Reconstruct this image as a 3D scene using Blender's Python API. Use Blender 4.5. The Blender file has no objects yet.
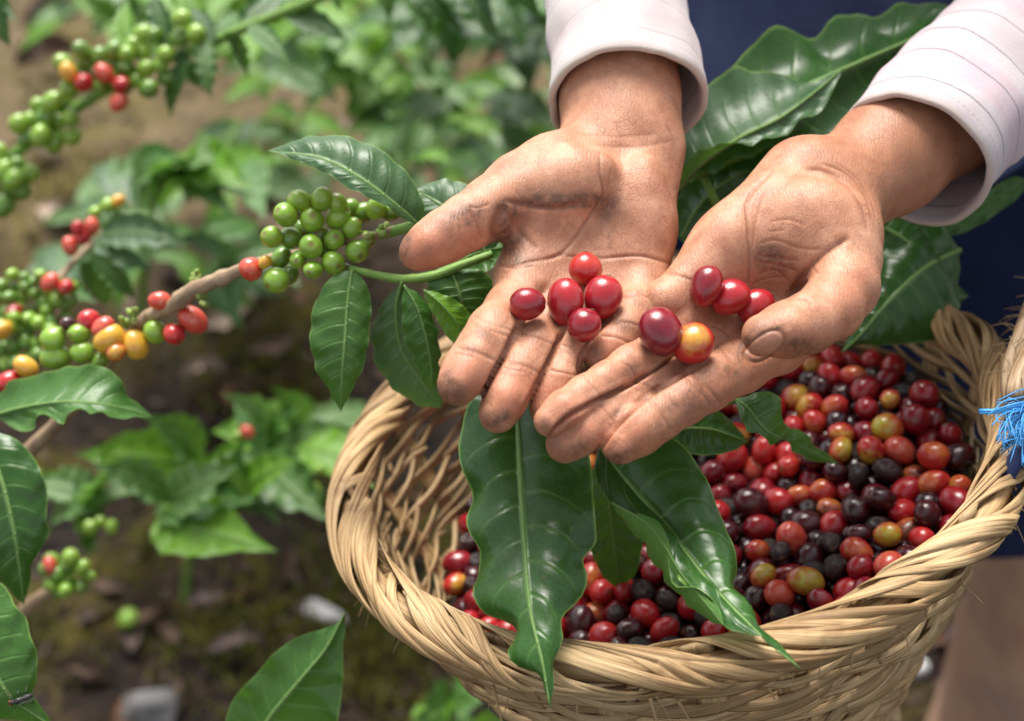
import bpy, bmesh, math, random
import numpy as np
from mathutils import Vector, Matrix
from mathutils.bvhtree import BVHTree
from mathutils import noise as mnoise

# ------------------------------------------------------------------ camera, sky, sun, exposure
scene = bpy.context.scene
W, H = 1024, 721
CAMZ, PITCH, LENS = 1.25, 38.0, 50.0
FX = W * LENS / 36.0
cam_d = bpy.data.cameras.new('camera'); cam = bpy.data.objects.new('camera', cam_d)
scene.collection.objects.link(cam)
cam.location = (0, 0, CAMZ); cam.rotation_euler = (math.radians(90 - PITCH), 0, 0)
cam_d.lens = LENS; cam_d.sensor_width = 36; cam_d.clip_start = 0.02; cam_d.clip_end = 500
cam_d.dof.use_dof = True; cam_d.dof.focus_distance = 0.585; cam_d.dof.aperture_fstop = 5.8
cam_d.dof.aperture_blades = 0
scene.camera = cam
SUN_EL, SUN_AZ = 62.0, -14.0           # degrees; azimuth from +Y, towards -X when negative
world = bpy.data.worlds.new('World'); scene.world = world; world.use_nodes = True
wn = world.node_tree
sky = wn.nodes.new('ShaderNodeTexSky'); sky.sky_type = 'NISHITA'; sky.sun_disc = False
sky.sun_elevation = math.radians(SUN_EL); sky.sun_rotation = math.radians(SUN_AZ)
sky.air_density = 1.0; sky.dust_density = 4.0; sky.ozone_density = 1.0; sky.altitude = 1200
hs = wn.nodes.new('ShaderNodeHueSaturation'); hs.inputs['Saturation'].default_value = 0.2
wn.links.new(sky.outputs[0], hs.inputs['Color'])
wn.links.new(hs.outputs[0], wn.nodes['Background'].inputs['Color'])
wn.nodes['Background'].inputs['Strength'].default_value = 0.12
sun_d = bpy.data.lights.new('sun', 'SUN'); sun_d.energy = 3.2; sun_d.angle = math.radians(30); sun_d.color = (1.0, 0.95, 0.87)
sun = bpy.data.objects.new('sun', sun_d); scene.collection.objects.link(sun)
_e, _a = math.radians(SUN_EL), math.radians(SUN_AZ)
sun_dir = Vector((math.sin(_a) * math.cos(_e), math.cos(_a) * math.cos(_e), math.sin(_e)))
sun.rotation_euler = sun_dir.to_track_quat('Z', 'Y').to_euler()
scene.view_settings.view_transform = 'Standard'; scene.view_settings.look = 'None'
scene.view_settings.exposure = 1.17; scene.view_settings.gamma = 1.0
scene.cycles.use_denoising = True
scene.cycles.max_bounces = 6; scene.cycles.caustics_reflective = False; scene.cycles.caustics_refractive = False

# ------------------------------------------------------------------ helpers
rnd = random.Random(7)
nrs = np.random.RandomState(11)
CT, ST = math.cos(math.radians(PITCH)), math.sin(math.radians(PITCH))
def cam2world(P):
    """N x 3 (X right, Y up, D forward) -> world"""
    P = np.asarray(P, float)
    X, Y, D = P[..., 0], P[..., 1], P[..., 2]
    return np.stack([X, D * CT + Y * ST, CAMZ - D * ST + Y * CT], -1)
def world2pix(P):
    P = np.asarray(P, float)
    y, z = P[..., 1], P[..., 2] - CAMZ
    D = y * CT - z * ST; Y = y * ST + z * CT
    return np.stack([W / 2 + P[..., 0] / D * FX, H / 2 - Y / D * FX, D], -1)
def C3(px, py, D):
    return np.array([(px - W / 2) / FX * D, -(py - H / 2) / FX * D, D])
def U(px, py, D):
    return Vector(cam2world(C3(px, py, D)))
def ground_hit(px, py, z=0.0):
    d = np.array(cam2world(C3(px, py, 1.0))) - np.array([0, 0, CAMZ])
    t = (z - CAMZ) / d[2]
    return Vector((d[0] * t, d[1] * t, z))
def link(o, parent=None):
    scene.collection.objects.link(o)
    if parent is not None: o.parent = parent
    return o
def tag(o, label=None, cat=None, group=None, kind=None):
    if label: o['label'] = label
    if cat: o['category'] = cat
    if group: o['group'] = group
    if kind: o['kind'] = kind
    return o
def empty(name, loc):
    o = bpy.data.objects.new(name, None); o.empty_display_size = 0.02
    o.location = loc
    return link(o)
def mesh_obj(name, V, F, mats, parent=None, smooth=True, uv=None, local=False, midx=None):
    """V in world coordinates; with a parent the vertices are stored relative to the parent's location"""
    me = bpy.data.meshes.new(name)
    V = np.asarray(V, float)
    off = np.zeros(3)
    if not local:
        if parent is not None: off = np.array(world_loc(parent))
        else: off = V.mean(0)
    me.from_pydata((V - off).tolist(), [], [tuple(int(i) for i in f) for f in F])
    if not isinstance(mats, (list, tuple)): mats = [mats]
    for m in mats: me.materials.append(m)
    if midx is not None: me.polygons.foreach_set('material_index', np.asarray(midx, np.int32))
    if smooth: me.polygons.foreach_set('use_smooth', np.ones(len(me.polygons), bool))
    if uv is not None:
        lay = me.uv_layers.new(name='UVMap'); li = np.zeros(len(me.loops), np.int32)
        me.loops.foreach_get('vertex_index', li)
        lay.data.foreach_set('uv', np.asarray(uv, np.float32)[li].ravel())
    me.update()
    o = bpy.data.objects.new(name, me)
    if parent is None and not local: o.location = off
    return link(o, parent)
def world_loc(o):
    v = Vector((0, 0, 0))
    while o is not None:
        v += o.location; o = o.parent
    return v
class MB:
    """collects tubes, sheets and other bits into one mesh"""
    def __init__(s): s.V = []; s.F = []; s.UV = []; s.M = []; s.n = 0
    def add(s, V, F, uv=None, m=0):
        V = np.asarray(V, float)
        s.V.append(V); s.F += [tuple(i + s.n for i in f) for f in F]
        s.UV.append(np.zeros((len(V), 2)) if uv is None else np.asarray(uv, float))
        s.M += [m] * len(F); s.n += len(V)
    def obj(s, name, mats, parent=None, smooth=True):
        return mesh_obj(name, np.concatenate(s.V), s.F, mats, parent, smooth, np.concatenate(s.UV), midx=s.M)
def resample(P, n):
    P = np.asarray(P, float)
    if len(P) == 1: return np.repeat(P, n, 0)
    # Catmull-Rom through the points, then even arc length
    Q = []
    E = np.vstack([2 * P[0] - P[1], P, 2 * P[-1] - P[-2]])
    for i in range(1, len(E) - 2):
        p0, p1, p2, p3 = E[i - 1], E[i], E[i + 1], E[i + 2]
        for t in np.linspace(0, 1, 12, endpoint=False):
            Q.append(.5 * ((2 * p1) + (-p0 + p2) * t + (2 * p0 - 5 * p1 + 4 * p2 - p3) * t * t + (-p0 + 3 * p1 - 3 * p2 + p3) * t ** 3))
    Q.append(P[-1]); Q = np.array(Q)
    s = np.concatenate([[0], np.cumsum(np.linalg.norm(np.diff(Q[:, :3], axis=0), axis=1))])
    t = np.linspace(0, s[-1], n)
    return np.stack([np.interp(t, s, Q[:, k]) for k in range(Q.shape[1])], 1)
def tube(P, R, seg=8, cap=True, flat=1.0, up=None, wob=0.0):
    """P n x 3, R scalar or n; flat squeezes along the frame's second axis"""
    P = np.asarray(P, float); n = len(P); R = np.ones(n) * R
    T = np.gradient(P, axis=0); T /= np.linalg.norm(T, axis=1)[:, None] + 1e-12
    if up is None:
        up = np.array([0, 0, 1.0]) if abs(T[0][2]) < .9 else np.array([1.0, 0, 0])
    N = np.zeros((n, 3)); a = np.asarray(up, float)
    if a.ndim == 2: N = a - (a * T).sum(1)[:, None] * T
    else:
        for i in range(n):
            a = a - a.dot(T[i]) * T[i]; a /= np.linalg.norm(a) + 1e-12; N[i] = a
    N /= np.linalg.norm(N, axis=1)[:, None] + 1e-12
    B = np.cross(T, N)
    th = np.linspace(0, 2 * math.pi, seg, endpoint=False)
    V = P[:, None, :] + R[:, None, None] * (np.cos(th)[None, :, None] * B[:, None, :] + flat * np.sin(th)[None, :, None] * N[:, None, :])
    if wob: V = V + nrs.normal(0, wob, V.shape)
    V = V.reshape(-1, 3)
    F = []
    for i in range(n - 1):
        for j in range(seg):
            k = (j + 1) % seg
            F.append((i * seg + j, i * seg + k, (i + 1) * seg + k, (i + 1) * seg + j))
    if cap:
        F.append(tuple(range(seg - 1, -1, -1))); F.append(tuple((n - 1) * seg + j for j in range(seg)))
    s = np.concatenate([[0], np.cumsum(np.linalg.norm(np.diff(P, axis=0), axis=1))])
    uv = np.stack([np.repeat(s, seg), np.tile(th / (2 * math.pi), n)], 1)
    return V, F, uv

# ------------------------------------------------------------------ node helpers
class NT:
    def __init__(s, name):
        s.m = bpy.data.materials.new(name); s.m.use_nodes = True; s.t = s.m.node_tree
        s.b = s.t.nodes['Principled BSDF']; s.out = s.t.nodes['Material Output']
    def n(s, typ, **kw):
        nd = s.t.nodes.new(typ)
        for k, v in kw.items():
            if k in nd.inputs.keys(): s.set(nd.inputs[k], v)
            else: setattr(nd, k, v)
        return nd
    def set(s, inp, v):
        if isinstance(v, bpy.types.NodeSocket): s.t.links.new(v, inp)
        else:
            if hasattr(inp.default_value, '__len__') and not hasattr(v, '__len__'): v = [v] * len(inp.default_value)
            if hasattr(inp.default_value, '__len__') and len(inp.default_value) == 4 and len(v) == 3: v = (*v, 1)
            inp.default_value = v
    def math(s, op, a, b=0.0, c=0.0, clamp=False):
        nd = s.t.nodes.new('ShaderNodeMath'); nd.operation = op; nd.use_clamp = clamp
        s.set(nd.inputs[0], a); s.set(nd.inputs[1], b); s.set(nd.inputs[2], c); return nd.outputs[0]
    def mix(s, f, a, b, blend='MIX'):
        nd = s.t.nodes.new('ShaderNodeMix'); nd.data_type = 'RGBA'; nd.blend_type = blend
        s.set(nd.inputs[0], f); s.set(nd.inputs[6], a); s.set(nd.inputs[7], b); return nd.outputs[2]
    def noise(s, scale, detail=3, rough=.55, vec=None, out=0, dist=0.0):
        nd = s.t.nodes.new('ShaderNodeTexNoise'); nd.inputs['Scale'].default_value = scale
        nd.inputs['Detail'].default_value = detail; nd.inputs['Roughness'].default_value = rough; nd.inputs['Distortion'].default_value = dist
        if vec is not None: s.t.links.new(vec, nd.inputs['Vector'])
        return nd.outputs[out]
    def vor(s, scale, vec=None, feature='F1', out='Distance'):
        nd = s.t.nodes.new('ShaderNodeTexVoronoi'); nd.feature = feature; nd.inputs['Scale'].default_value = scale
        if vec is not None: s.t.links.new(vec, nd.inputs['Vector'])
        return nd.outputs[out]
    def ramp(s, f, stops, interp='LINEAR'):
        nd = s.t.nodes.new('ShaderNodeValToRGB'); nd.color_ramp.interpolation = interp
        e = nd.color_ramp.elements
        while len(e) < len(stops): e.new(.5)
        for i, (p, c) in enumerate(stops):
            e[i].position = p; e[i].color = (*c, 1) if hasattr(c, '__len__') else (c, c, c, 1)
        s.t.links.new(f, nd.inputs[0]); return nd.outputs[0]
    def attr(s, name, out='Fac'):
        nd = s.t.nodes.new('ShaderNodeAttribute'); nd.attribute_name = name; return nd.outputs[out]
    def geo_attr(s, name, out='Fac'): return s.attr(name, out)
    def coord(s, which='Object'): return s.t.nodes.new('ShaderNodeTexCoord').outputs[which]
    def objrand(s): return s.t.nodes.new('ShaderNodeObjectInfo').outputs['Random']
    def mapv(s, vec, scale=(1, 1, 1), loc=(0, 0, 0), rot=(0, 0, 0)):
        nd = s.t.nodes.new('ShaderNodeMapping'); s.t.links.new(vec, nd.inputs[0])
        nd.inputs['Scale'].default_value = scale; nd.inputs['Location'].default_value = loc; nd.inputs['Rotation'].default_value = rot
        return nd.outputs[0]
    def sep(s, vec):
        nd = s.t.nodes.new('ShaderNodeSeparateXYZ'); s.t.links.new(vec, nd.inputs[0]); return nd.outputs
    def comb(s, x, y, z=0.0):
        nd = s.t.nodes.new('ShaderNodeCombineXYZ')
        for i, v in enumerate((x, y, z)): s.set(nd.inputs[i], v)
        return nd.outputs[0]
    def bump(s, h, strength=.3, dist=.001, normal=None):
        nd = s.t.nodes.new('ShaderNodeBump'); nd.inputs['Strength'].default_value = strength; nd.inputs['Distance'].default_value = dist
        s.t.links.new(h, nd.inputs['Height'])
        if normal is not None: s.t.links.new(normal, nd.inputs['Normal'])
        return nd.outputs[0]
    def fin(s, **kw):
        for k, v in kw.items(): s.set(s.b.inputs[k.replace('_', ' ')], v)
        return s.m
# ------------------------------------------------------------------ the picker: one continuous body, hands first
def skin_material():
    k = NT('skin')
    co = k.coord('Object')
    n1 = k.noise(90, 4, .6, co); n2 = k.noise(420, 3, .6, co); n3 = k.noise(1500, 2, .5, co)
    tan, red, dirt, crease, nail = (k.attr(a) for a in ('tan', 'red', 'dirt', 'crease', 'nail'))
    palm = k.ramp(n1, [(.3, (.33, .142, .080)), (.5, (.45, .218, .132)), (.7, (.54, .292, .188))])
    tanc = k.ramp(n1, [(.3, (.30, .125, .066)), (.7, (.42, .195, .11))])
    c = k.mix(tan, palm, tanc)
    c = k.mix(k.math('MULTIPLY', red, .85), c, (.50, .165, .09))
    # dirt: worked-in grime, broken up by the fine noise of the skin
    dm = k.math('MULTIPLY', dirt, k.ramp(n2, [(.25, .35), (.6, 1.0)]), clamp=True)
    c = k.mix(k.math('MULTIPLY', dm, .9), c, (.085, .042, .026))
    c = k.mix(k.ramp(k.noise(260, 4, .7, co), [(.50, 0.0), (.72, .45)]), c, (.40, .16, .085))
    gr = k.ramp(k.noise(48, 5, .68, co, dist=.3), [(.52, 0.0), (.68, .58)])
    c = k.mix(gr, c, (.30, .13, .07))
    we = k.mapv(co, (1, 1, 1)); wn_ = k.n('ShaderNodeVectorMath', operation='ADD'); k.t.links.new(we, wn_.inputs[0])
    wsc = k.n('ShaderNodeVectorMath', operation='SCALE'); k.t.links.new(k.noise(130, 2, .5, co, out=1), wsc.inputs[0]); wsc.inputs['Scale'].default_value = .006
    k.t.links.new(wsc.outputs[0], wn_.inputs[1])
    lines = k.vor(210, wn_.outputs[0], 'DISTANCE_TO_EDGE'); lines2 = k.vor(470, wn_.outputs[0], 'DISTANCE_TO_EDGE')
    lmask = k.ramp(k.noise(60, 2, .5, co), [(.42, .1), (.62, 1.0)])
    ln = k.math('MULTIPLY', k.ramp(lines, [(.0, 1), (.045, 0)]), lmask)
    c = k.mix(k.math('MULTIPLY', ln, .6), c, (.24, .095, .05))
    spk = k.ramp(k.noise(700, 2, .7, co), [(.60, 0.0), (.72, .55)])
    c = k.mix(spk, c, (.30, .13, .07))
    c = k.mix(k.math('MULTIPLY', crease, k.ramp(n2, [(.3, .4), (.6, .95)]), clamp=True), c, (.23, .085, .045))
    c = k.mix(k.math('MULTIPLY', nail, .45), c, (.42, .225, .155))
    vr = k.vor(900, co)
    wv = k.t.nodes.new('ShaderNodeTexWave'); wv.inputs['Scale'].default_value = 190; wv.inputs['Distortion'].default_value = 9; wv.inputs['Detail'].default_value = 3; wv.inputs['Detail Scale'].default_value = 1.3
    k.t.links.new(co, wv.inputs['Vector'])
    h = k.math('ADD', k.math('MULTIPLY', n2, .5), k.math('ADD', k.math('MULTIPLY', n3, .35), k.math('ADD', k.math('MULTIPLY', vr, .35), k.math('MULTIPLY', wv.outputs[1], .35))))
    h = k.math('SUBTRACT', h, k.math('ADD', k.math('MULTIPLY', ln, .45), k.math('MULTIPLY', k.ramp(lines2, [(.0, 1), (.08, 0)]), .15)))
    nb = k.bump(h, .28, .0006)
    rough = k.math('ADD', .42, k.math('MULTIPLY', n1, .18))
    rough = k.math('SUBTRACT', rough, k.math('MULTIPLY', nail, .15))
    return k.fin(Base_Color=c, Roughness=rough, Normal=nb, Subsurface_Weight=.22, Subsurface_Scale=.006,
                 Subsurface_Radius=(1.0, .35, .18), Specular_IOR_Level=.42)

def roundcone(G, a, b, ra, rb):
    """distance to a round cone (approximated as a capsule with linear radius)"""
    ab = b - a; L2 = float(ab @ ab)
    X, Y, Z = G[0] - a[0], G[1] - a[1], G[2] - a[2]
    t = np.clip((X * ab[0] + Y * ab[1] + Z * ab[2]) / L2, 0, 1)
    d = np.sqrt((X - t * ab[0]) ** 2 + (Y - t * ab[1]) ** 2 + (Z - t * ab[2]) ** 2)
    return d - (ra + (rb - ra) * t)
def ellip(G, c, R, rad):
    X = np.stack([G[0] - c[0] + 0 * G[1] + 0 * G[2], G[1] - c[1] + 0 * G[0] + 0 * G[2], G[2] - c[2] + 0 * G[0] + 0 * G[1]], -1) @ R.T
    k0 = np.linalg.norm(X / rad, axis=-1); k1 = np.linalg.norm(X / rad ** 2, axis=-1)
    return k0 * (k0 - 1) / np.maximum(k1, 1e-9)
def smin(a, b, k):
    h = np.maximum(k - np.abs(a - b), 0) / k
    return np.minimum(a, b) - h * h * k * .25
class SDF:
    def __init__(s, lo, hi, step):
        s.lo = np.asarray(lo, float); s.step = step
        s.ax = [np.arange(l, h, step, dtype=np.float32) for l, h in zip(lo, hi)]
        s.shape = tuple(len(a) for a in s.ax); s.BIG = np.float32(.06)
    def new(s): return np.full(s.shape, s.BIG, np.float32)
    def put(s, A, fn, blo, bhi, k, pad=.02):
        sl = tuple(slice(max(0, int((blo[i] - pad - s.lo[i]) / s.step)), max(0, int((bhi[i] + pad - s.lo[i]) / s.step) + 1)) for i in range(3))
        g = (s.ax[0][sl[0]][:, None, None], s.ax[1][sl[1]][None, :, None], s.ax[2][sl[2]][None, None, :])
        if min(len(s.ax[i][sl[i]]) for i in range(3)) == 0: return
        d = fn(g).astype(np.float32)
        A[sl] = smin(A[sl], d, k) if k > 0 else np.minimum(A[sl], d)
    def cone(s, A, a, b, ra, rb, k):
        r = max(ra, rb); s.put(A, lambda g: roundcone(g, a, b, ra, rb), np.minimum(a, b) - r, np.maximum(a, b) + r, k)
    def ell(s, A, c, R, rad, k):
        r = max(rad); s.put(A, lambda g: ellip(g, c, R, np.asarray(rad)), c - r, c + r, k)
def surface_nets(A, lo, step):
    S = A < 0
    nx, ny, nz = A.shape
    cnt = np.zeros((nx - 1, ny - 1, nz - 1), np.int8)
    for dx in (0, 1):
        for dy in (0, 1):
            for dz in (0, 1): cnt += S[dx:nx - 1 + dx, dy:ny - 1 + dy, dz:nz - 1 + dz]
    act = (cnt > 0) & (cnt < 8)
    idx = np.full(act.shape, -1, np.int64); ijk = np.argwhere(act); idx[act] = np.arange(len(ijk))
    acc = np.zeros((len(ijk), 3)); num = np.zeros(len(ijk))
    corners = [(a, b, c) for a in (0, 1) for b in (0, 1) for c in (0, 1)]
    for p in corners:
        for ax in range(3):
            if p[ax]: continue
            q = list(p); q[ax] = 1
            va = A[ijk[:, 0] + p[0], ijk[:, 1] + p[1], ijk[:, 2] + p[2]].astype(float)
            vb = A[ijk[:, 0] + q[0], ijk[:, 1] + q[1], ijk[:, 2] + q[2]].astype(float)
            x = (va < 0) != (vb < 0)
            t = np.where(x, va / np.where(x, va - vb, 1), 0)
            pt = np.array(p, float)[None].repeat(len(ijk), 0); pt[:, ax] = t
            acc[x] += pt[x]; num[x] += 1
    V = (ijk + acc / num[:, None]) * step + np.asarray(lo)
    F = []
    for ax in range(3):
        o = [a for a in range(3) if a != ax]
        sl0 = [slice(1, -1)] * 3; sl1 = [slice(1, -1)] * 3
        sl0[ax] = slice(0, -1); sl1[ax] = slice(1, None)
        s0, s1 = S[tuple(sl0)], S[tuple(sl1)]
        e = np.argwhere(s0 != s1)
        ins = s0[tuple(e.T)]
        b = e + 1; b[:, ax] -= 1
        def cell(du, dv):
            c = b.copy(); c[:, o[0]] -= du; c[:, o[1]] -= dv
            return idx[tuple(c.T)]
        q = np.stack([cell(1, 1), cell(0, 1), cell(0, 0), cell(1, 0)], 1)
        flip = ins if ax != 1 else ~ins
        q[~flip] = q[~flip][:, ::-1]
        F.append(q)
    return V, np.concatenate(F)
def vnormals(V, F):
    n = np.cross(V[F[:, 2]] - V[F[:, 0]], V[F[:, 3]] - V[F[:, 1]])
    N = np.zeros_like(V)
    for j in range(4): np.add.at(N, F[:, j], n)
    return N / (np.linalg.norm(N, axis=1)[:, None] + 1e-12)
def smooth_mesh(V, F, it=4, lam=.5):
    E = np.concatenate([F[:, [0, 1]], F[:, [1, 2]], F[:, [2, 3]], F[:, [3, 0]]])
    E = np.unique(np.sort(E, 1), axis=0)
    deg = np.bincount(E.ravel(), minlength=len(V))[:, None]
    for _ in range(it):
        for l in (lam, -lam * 1.03):
            S = np.zeros_like(V); np.add.at(S, E[:, 0], V[E[:, 1]]); np.add.at(S, E[:, 1], V[E[:, 0]])
            V = V + l * (S / deg - V)
    return V
def catmull(V, F):
    me = bpy.data.meshes.new('tmp'); me.from_pydata(V.tolist(), [], F.tolist())
    o = bpy.data.objects.new('tmp', me); scene.collection.objects.link(o)
    md = o.modifiers.new('s', 'SUBSURF'); md.levels = 1
    dg = bpy.context.evaluated_depsgraph_get(); ev = o.evaluated_get(dg); m2 = ev.to_mesh()
    V2 = np.zeros(len(m2.vertices) * 3); m2.vertices.foreach_get('co', V2)
    F2 = np.zeros(len(m2.loops), np.int64); m2.loops.foreach_get('vertex_index', F2)
    ev.to_mesh_clear(); bpy.data.objects.remove(o); bpy.data.meshes.remove(me)
    return V2.reshape(-1, 3), F2.reshape(-1, 4)
def J(px, py, D, rpx):
    return C3(px, py, D), rpx / FX * D
def polyd(P, pl):
    """distance (pixels) from points P to a polyline, and the parameter along it 0..1"""
    best = np.full(len(P), 1e9); tt = np.zeros(len(P)); n = len(pl) - 1
    for i in range(n):
        a, b = pl[i], pl[i + 1]; ab = b - a
        t = np.clip(((P - a) @ ab) / (ab @ ab + 1e-9), 0, 1)
        d = np.linalg.norm(P - a - t[:, None] * ab, axis=1)
        m = d < best; best[m] = d[m]; tt[m] = (i + t[m]) / n
    return best, tt

HAND_STEP = .001
def build_hand(fingers, palm, ells, arm, webs=(), fk=.0035, pk=.010, fpk=.0042):
    pts = [j for ch in fingers + palm + [arm] for j in ch]
    P = np.array([C3(*p[:3]) for p in pts])
    lo, hi = P.min(0) - .04, P.max(0) + .04
    G = SDF(lo, hi, HAND_STEP)
    pal = G.new()
    for ch in palm + [arm]:
        for a, b in zip(ch[:-1], ch[1:]):
            (pa, ra), (pb, rb) = J(*a), J(*b); G.cone(pal, pa, pb, ra, rb, pk)
    for (px, py, D, rx, ry, rz, ang, tilt) in ells:
        c = C3(px, py, D); a = math.radians(ang); t = math.radians(tilt)
        Rz = np.array([[math.cos(a), -math.sin(a), 0], [math.sin(a), math.cos(a), 0], [0, 0, 1.]])
        Rx = np.array([[1, 0, 0], [0, math.cos(t), -math.sin(t)], [0, math.sin(t), math.cos(t)]])
        G.ell(pal, c, Rx @ Rz, np.array([rx, ry, rz]) / FX * D, pk)
    fing = G.new()
    for ch in fingers:
        one = G.new()
        js = [J(*j) for j in ch]
        for (pa, ra), (pb, rb) in zip(js[:-1], js[1:]): G.cone(one, pa, pb, ra, rb, fk)
        fing = smin(fing, one, np.float32(.0008))
    for (a, b) in webs:
        (pa, ra), (pb, rb) = J(*a), J(*b); G.cone(pal, pa, pb, ra, rb, .006)
    A = smin(pal, fing, np.float32(fpk))
    V, F = surface_nets(A, lo, HAND_STEP)
    V = smooth_mesh(V, F, 3)
    return V, F
def project_c(V): return np.stack([W / 2 + V[:, 0] / V[:, 2] * FX, H / 2 - V[:, 1] / V[:, 2] * FX], 1)
def detail_hand(V, F, creases, bulges, dirt, red, tanf, nails, D_limit=None):
    V, F = catmull(V, F)
    N = vnormals(V, F)
    if (N * (V - V.mean(0))).sum() < 0: N = -N; F = F[:, ::-1]
    view = -V / np.linalg.norm(V, axis=1)[:, None]
    face = np.clip((N * view).sum(1) * 3 + .1, 0, 1)
    Q = project_c(V)
    disp = np.zeros(len(V)); A = {k: np.zeros(len(V)) for k in ('tan', 'red', 'dirt', 'crease', 'nail')}
    for (pl, w, depth, dark) in creases:
        pl = resample(np.array(pl, float), max(6, len(pl) * 4))
        d, t = polyd(Q, pl)
        fade = np.clip(np.minimum(t, 1 - t) * 8, 0, 1) ** .7
        g = np.exp(-(d / w) ** 2) * face * fade
        disp -= g * depth * .0007
        # skin swells a little beside a fold
        disp += np.exp(-((d - 2.6 * w) / (1.6 * w)) ** 2) * face * fade * depth * .00008
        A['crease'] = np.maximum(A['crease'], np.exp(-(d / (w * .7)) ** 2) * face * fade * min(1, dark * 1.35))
    for (px, py, rx, ry, ang, h) in bulges:
        a = math.radians(ang); dx, dy = Q[:, 0] - px, Q[:, 1] - py
        u = (dx * math.cos(a) + dy * math.sin(a)) / rx; v = (-dx * math.sin(a) + dy * math.cos(a)) / ry
        disp += np.exp(-(u * u + v * v)) * face * h * .001
    def blob(key, lst):
        for (px, py, rx, ry, ang, s) in lst:
            a = math.radians(ang); dx, dy = Q[:, 0] - px, Q[:, 1] - py
            u = (dx * math.cos(a) + dy * math.sin(a)) / rx; v = (-dx * math.sin(a) + dy * math.cos(a)) / ry
            A[key] = np.clip(A[key] + np.exp(-(u * u + v * v) ** 1.3) * s * (2.7 if key == 'dirt' else 1.2), 0, 1)
    blob('dirt', dirt); blob('red', red)
    A['tan'] = np.clip(tanf(Q, N, V, view), 0, 1)
    for (px, py, rx, ry, ang) in nails:
        a = math.radians(ang); dx, dy = Q[:, 0] - px, Q[:, 1] - py
        u = (dx * math.cos(a) + dy * math.sin(a)) / rx; v = (-dx * math.sin(a) + dy * math.cos(a)) / ry
        q = (np.abs(u) ** 2.5 + np.abs(v) ** 2.5) ** (1 / 2.5)
        inside = np.clip((1 - q) * 9, 0, 1) * (face > .2)
        disp += inside * .00030
        ring = np.exp(-((q - 1.05) / .12) ** 2) * (face > .2)
        disp -= ring * .0005
        A['nail'] = np.maximum(A['nail'], inside); A['crease'] = np.maximum(A['crease'], ring * (.15 + .4 * (u < .2)))
        A['dirt'] = np.clip(A['dirt'] + ring * (.12 + .8 * (u < -.1)), 0, 1)
    V = V + N * disp[:, None]
    return V, F, A

# joints: pixel x, pixel y, distance from the camera (m), radius in pixels at that distance
RING_L = [(594, 300, .590, 23), (570, 342, .570, 18), (560, 378, .562, 17.5), (552, 394, .560, 17.5), (545, 409, .558, 16)]
L_F = [
    [(526, 288, .594, 27), (511, 308, .582, 25), (493, 331, .565, 25), (482, 347, .558, 23.5), (472, 362, .552, 23), (464, 375, .548, 22.5), (457, 386, .545, 20)],
    [(562, 298, .596, 25), (550, 322, .581, 22), (537, 346, .567, 21.5), (525, 365, .560, 20.5), (514, 383, .555, 20.5), (505, 400, .551, 21), (498, 414, .549, 19.5)],
    RING_L,
    [(643, 288, .600, 25), (636, 312, .585, 22), (624, 331, .575, 21), (613, 345, .570, 20), (602, 358, .569, 18)],
    [(520, 190, .607, 37), (492, 208, .595, 31), (468, 222, .587, 27.5), (445, 236, .581, 26), (428, 246, .578, 22.5), (417, 252.5, .577, 18)],
]
L_P = [
    [(608, 150, .632, 45), (565, 235, .612, 36), (524, 285, .594, 30)],
    [(622, 150, .633, 45), (592, 240, .618, 36), (560, 295, .598, 29)],
    [(632, 150, .633, 45), (615, 240, .620, 36), (598, 298, .600, 27)],
    [(642, 152, .632, 38), (641, 230, .615, 31), (641, 285, .600, 25)],
    [(590, 165, .625, 40), (555, 180, .614, 42), (520, 193, .607, 36)],
]
L_E = [(560, 195, .598, 62, 34, 26, -32, 0), (642, 220, .604, 25, 62, 22, 4, 0)]
L_ARM = [(617, -40, .692, 58), (619, 40, .663, 57), (620, 100, .645, 56), (621, 128, .638, 53)]
L_ARM2 = [(600, 120, .640, 46), (603, 150, .634, 42)]

R_F = [
    [(772, 342, .600, 31), (740, 365, .585, 28), (706, 386, .568, 25.5), (682, 401, .560, 24), (658, 417, .554, 23.5), (638, 431, .549, 24), (621, 444, .546, 20.5)],
    [(722, 336, .597, 26), (685, 360, .582, 21.5), (650, 383, .566, 19.5), (624, 402, .558, 19), (600, 419, .552, 20.5), (579, 434, .548, 21), (565, 444, .546, 19.5)],
    [(684, 318, .590, 24), (655, 347, .576, 20), (629, 364, .563, 18), (606, 380, .555, 17), (585, 394, .549, 18), (564, 410, .543, 18.5), (550, 421, .541, 16.5)],
    [(664, 302, .584, 22), (640, 330, .588, 19), (622, 352, .590, 18), (606, 368, .592, 17)],
    [(842, 262, .592, 37), (844, 287, .582, 34), (831, 308, .572, 31.5), (808, 323, .563, 29.5), (786, 330, .558, 27.5), (763, 335, .555, 21.5)],
]
R_P = [
    [(830, 195, .624, 46), (800, 270, .614, 42), (775, 340, .602, 35)],
    [(820, 190, .624, 45), (765, 270, .612, 37), (722, 335, .599, 28)],
    [(808, 185, .622, 43), (740, 260, .606, 34), (684, 318, .592, 25)],
    [(798, 182, .618, 38), (728, 245, .598, 30), (668, 302, .586, 22)],
    [(834, 200, .618, 40), (838, 235, .604, 39), (842, 262, .594, 37)],
]
R_E = [(816, 235, .590, 48, 56, 28, -20, 0), (738, 228, .600, 66, 22, 20, -46, 0)]
R_ARM = [(1020, 52, .695, 60), (945, 114, .662, 58), (890, 156, .643, 55), (860, 178, .634, 51)]
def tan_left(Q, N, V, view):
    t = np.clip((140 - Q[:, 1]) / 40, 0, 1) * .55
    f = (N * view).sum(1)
    return t + np.clip(.15 - f, 0, 1) * .8
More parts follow.
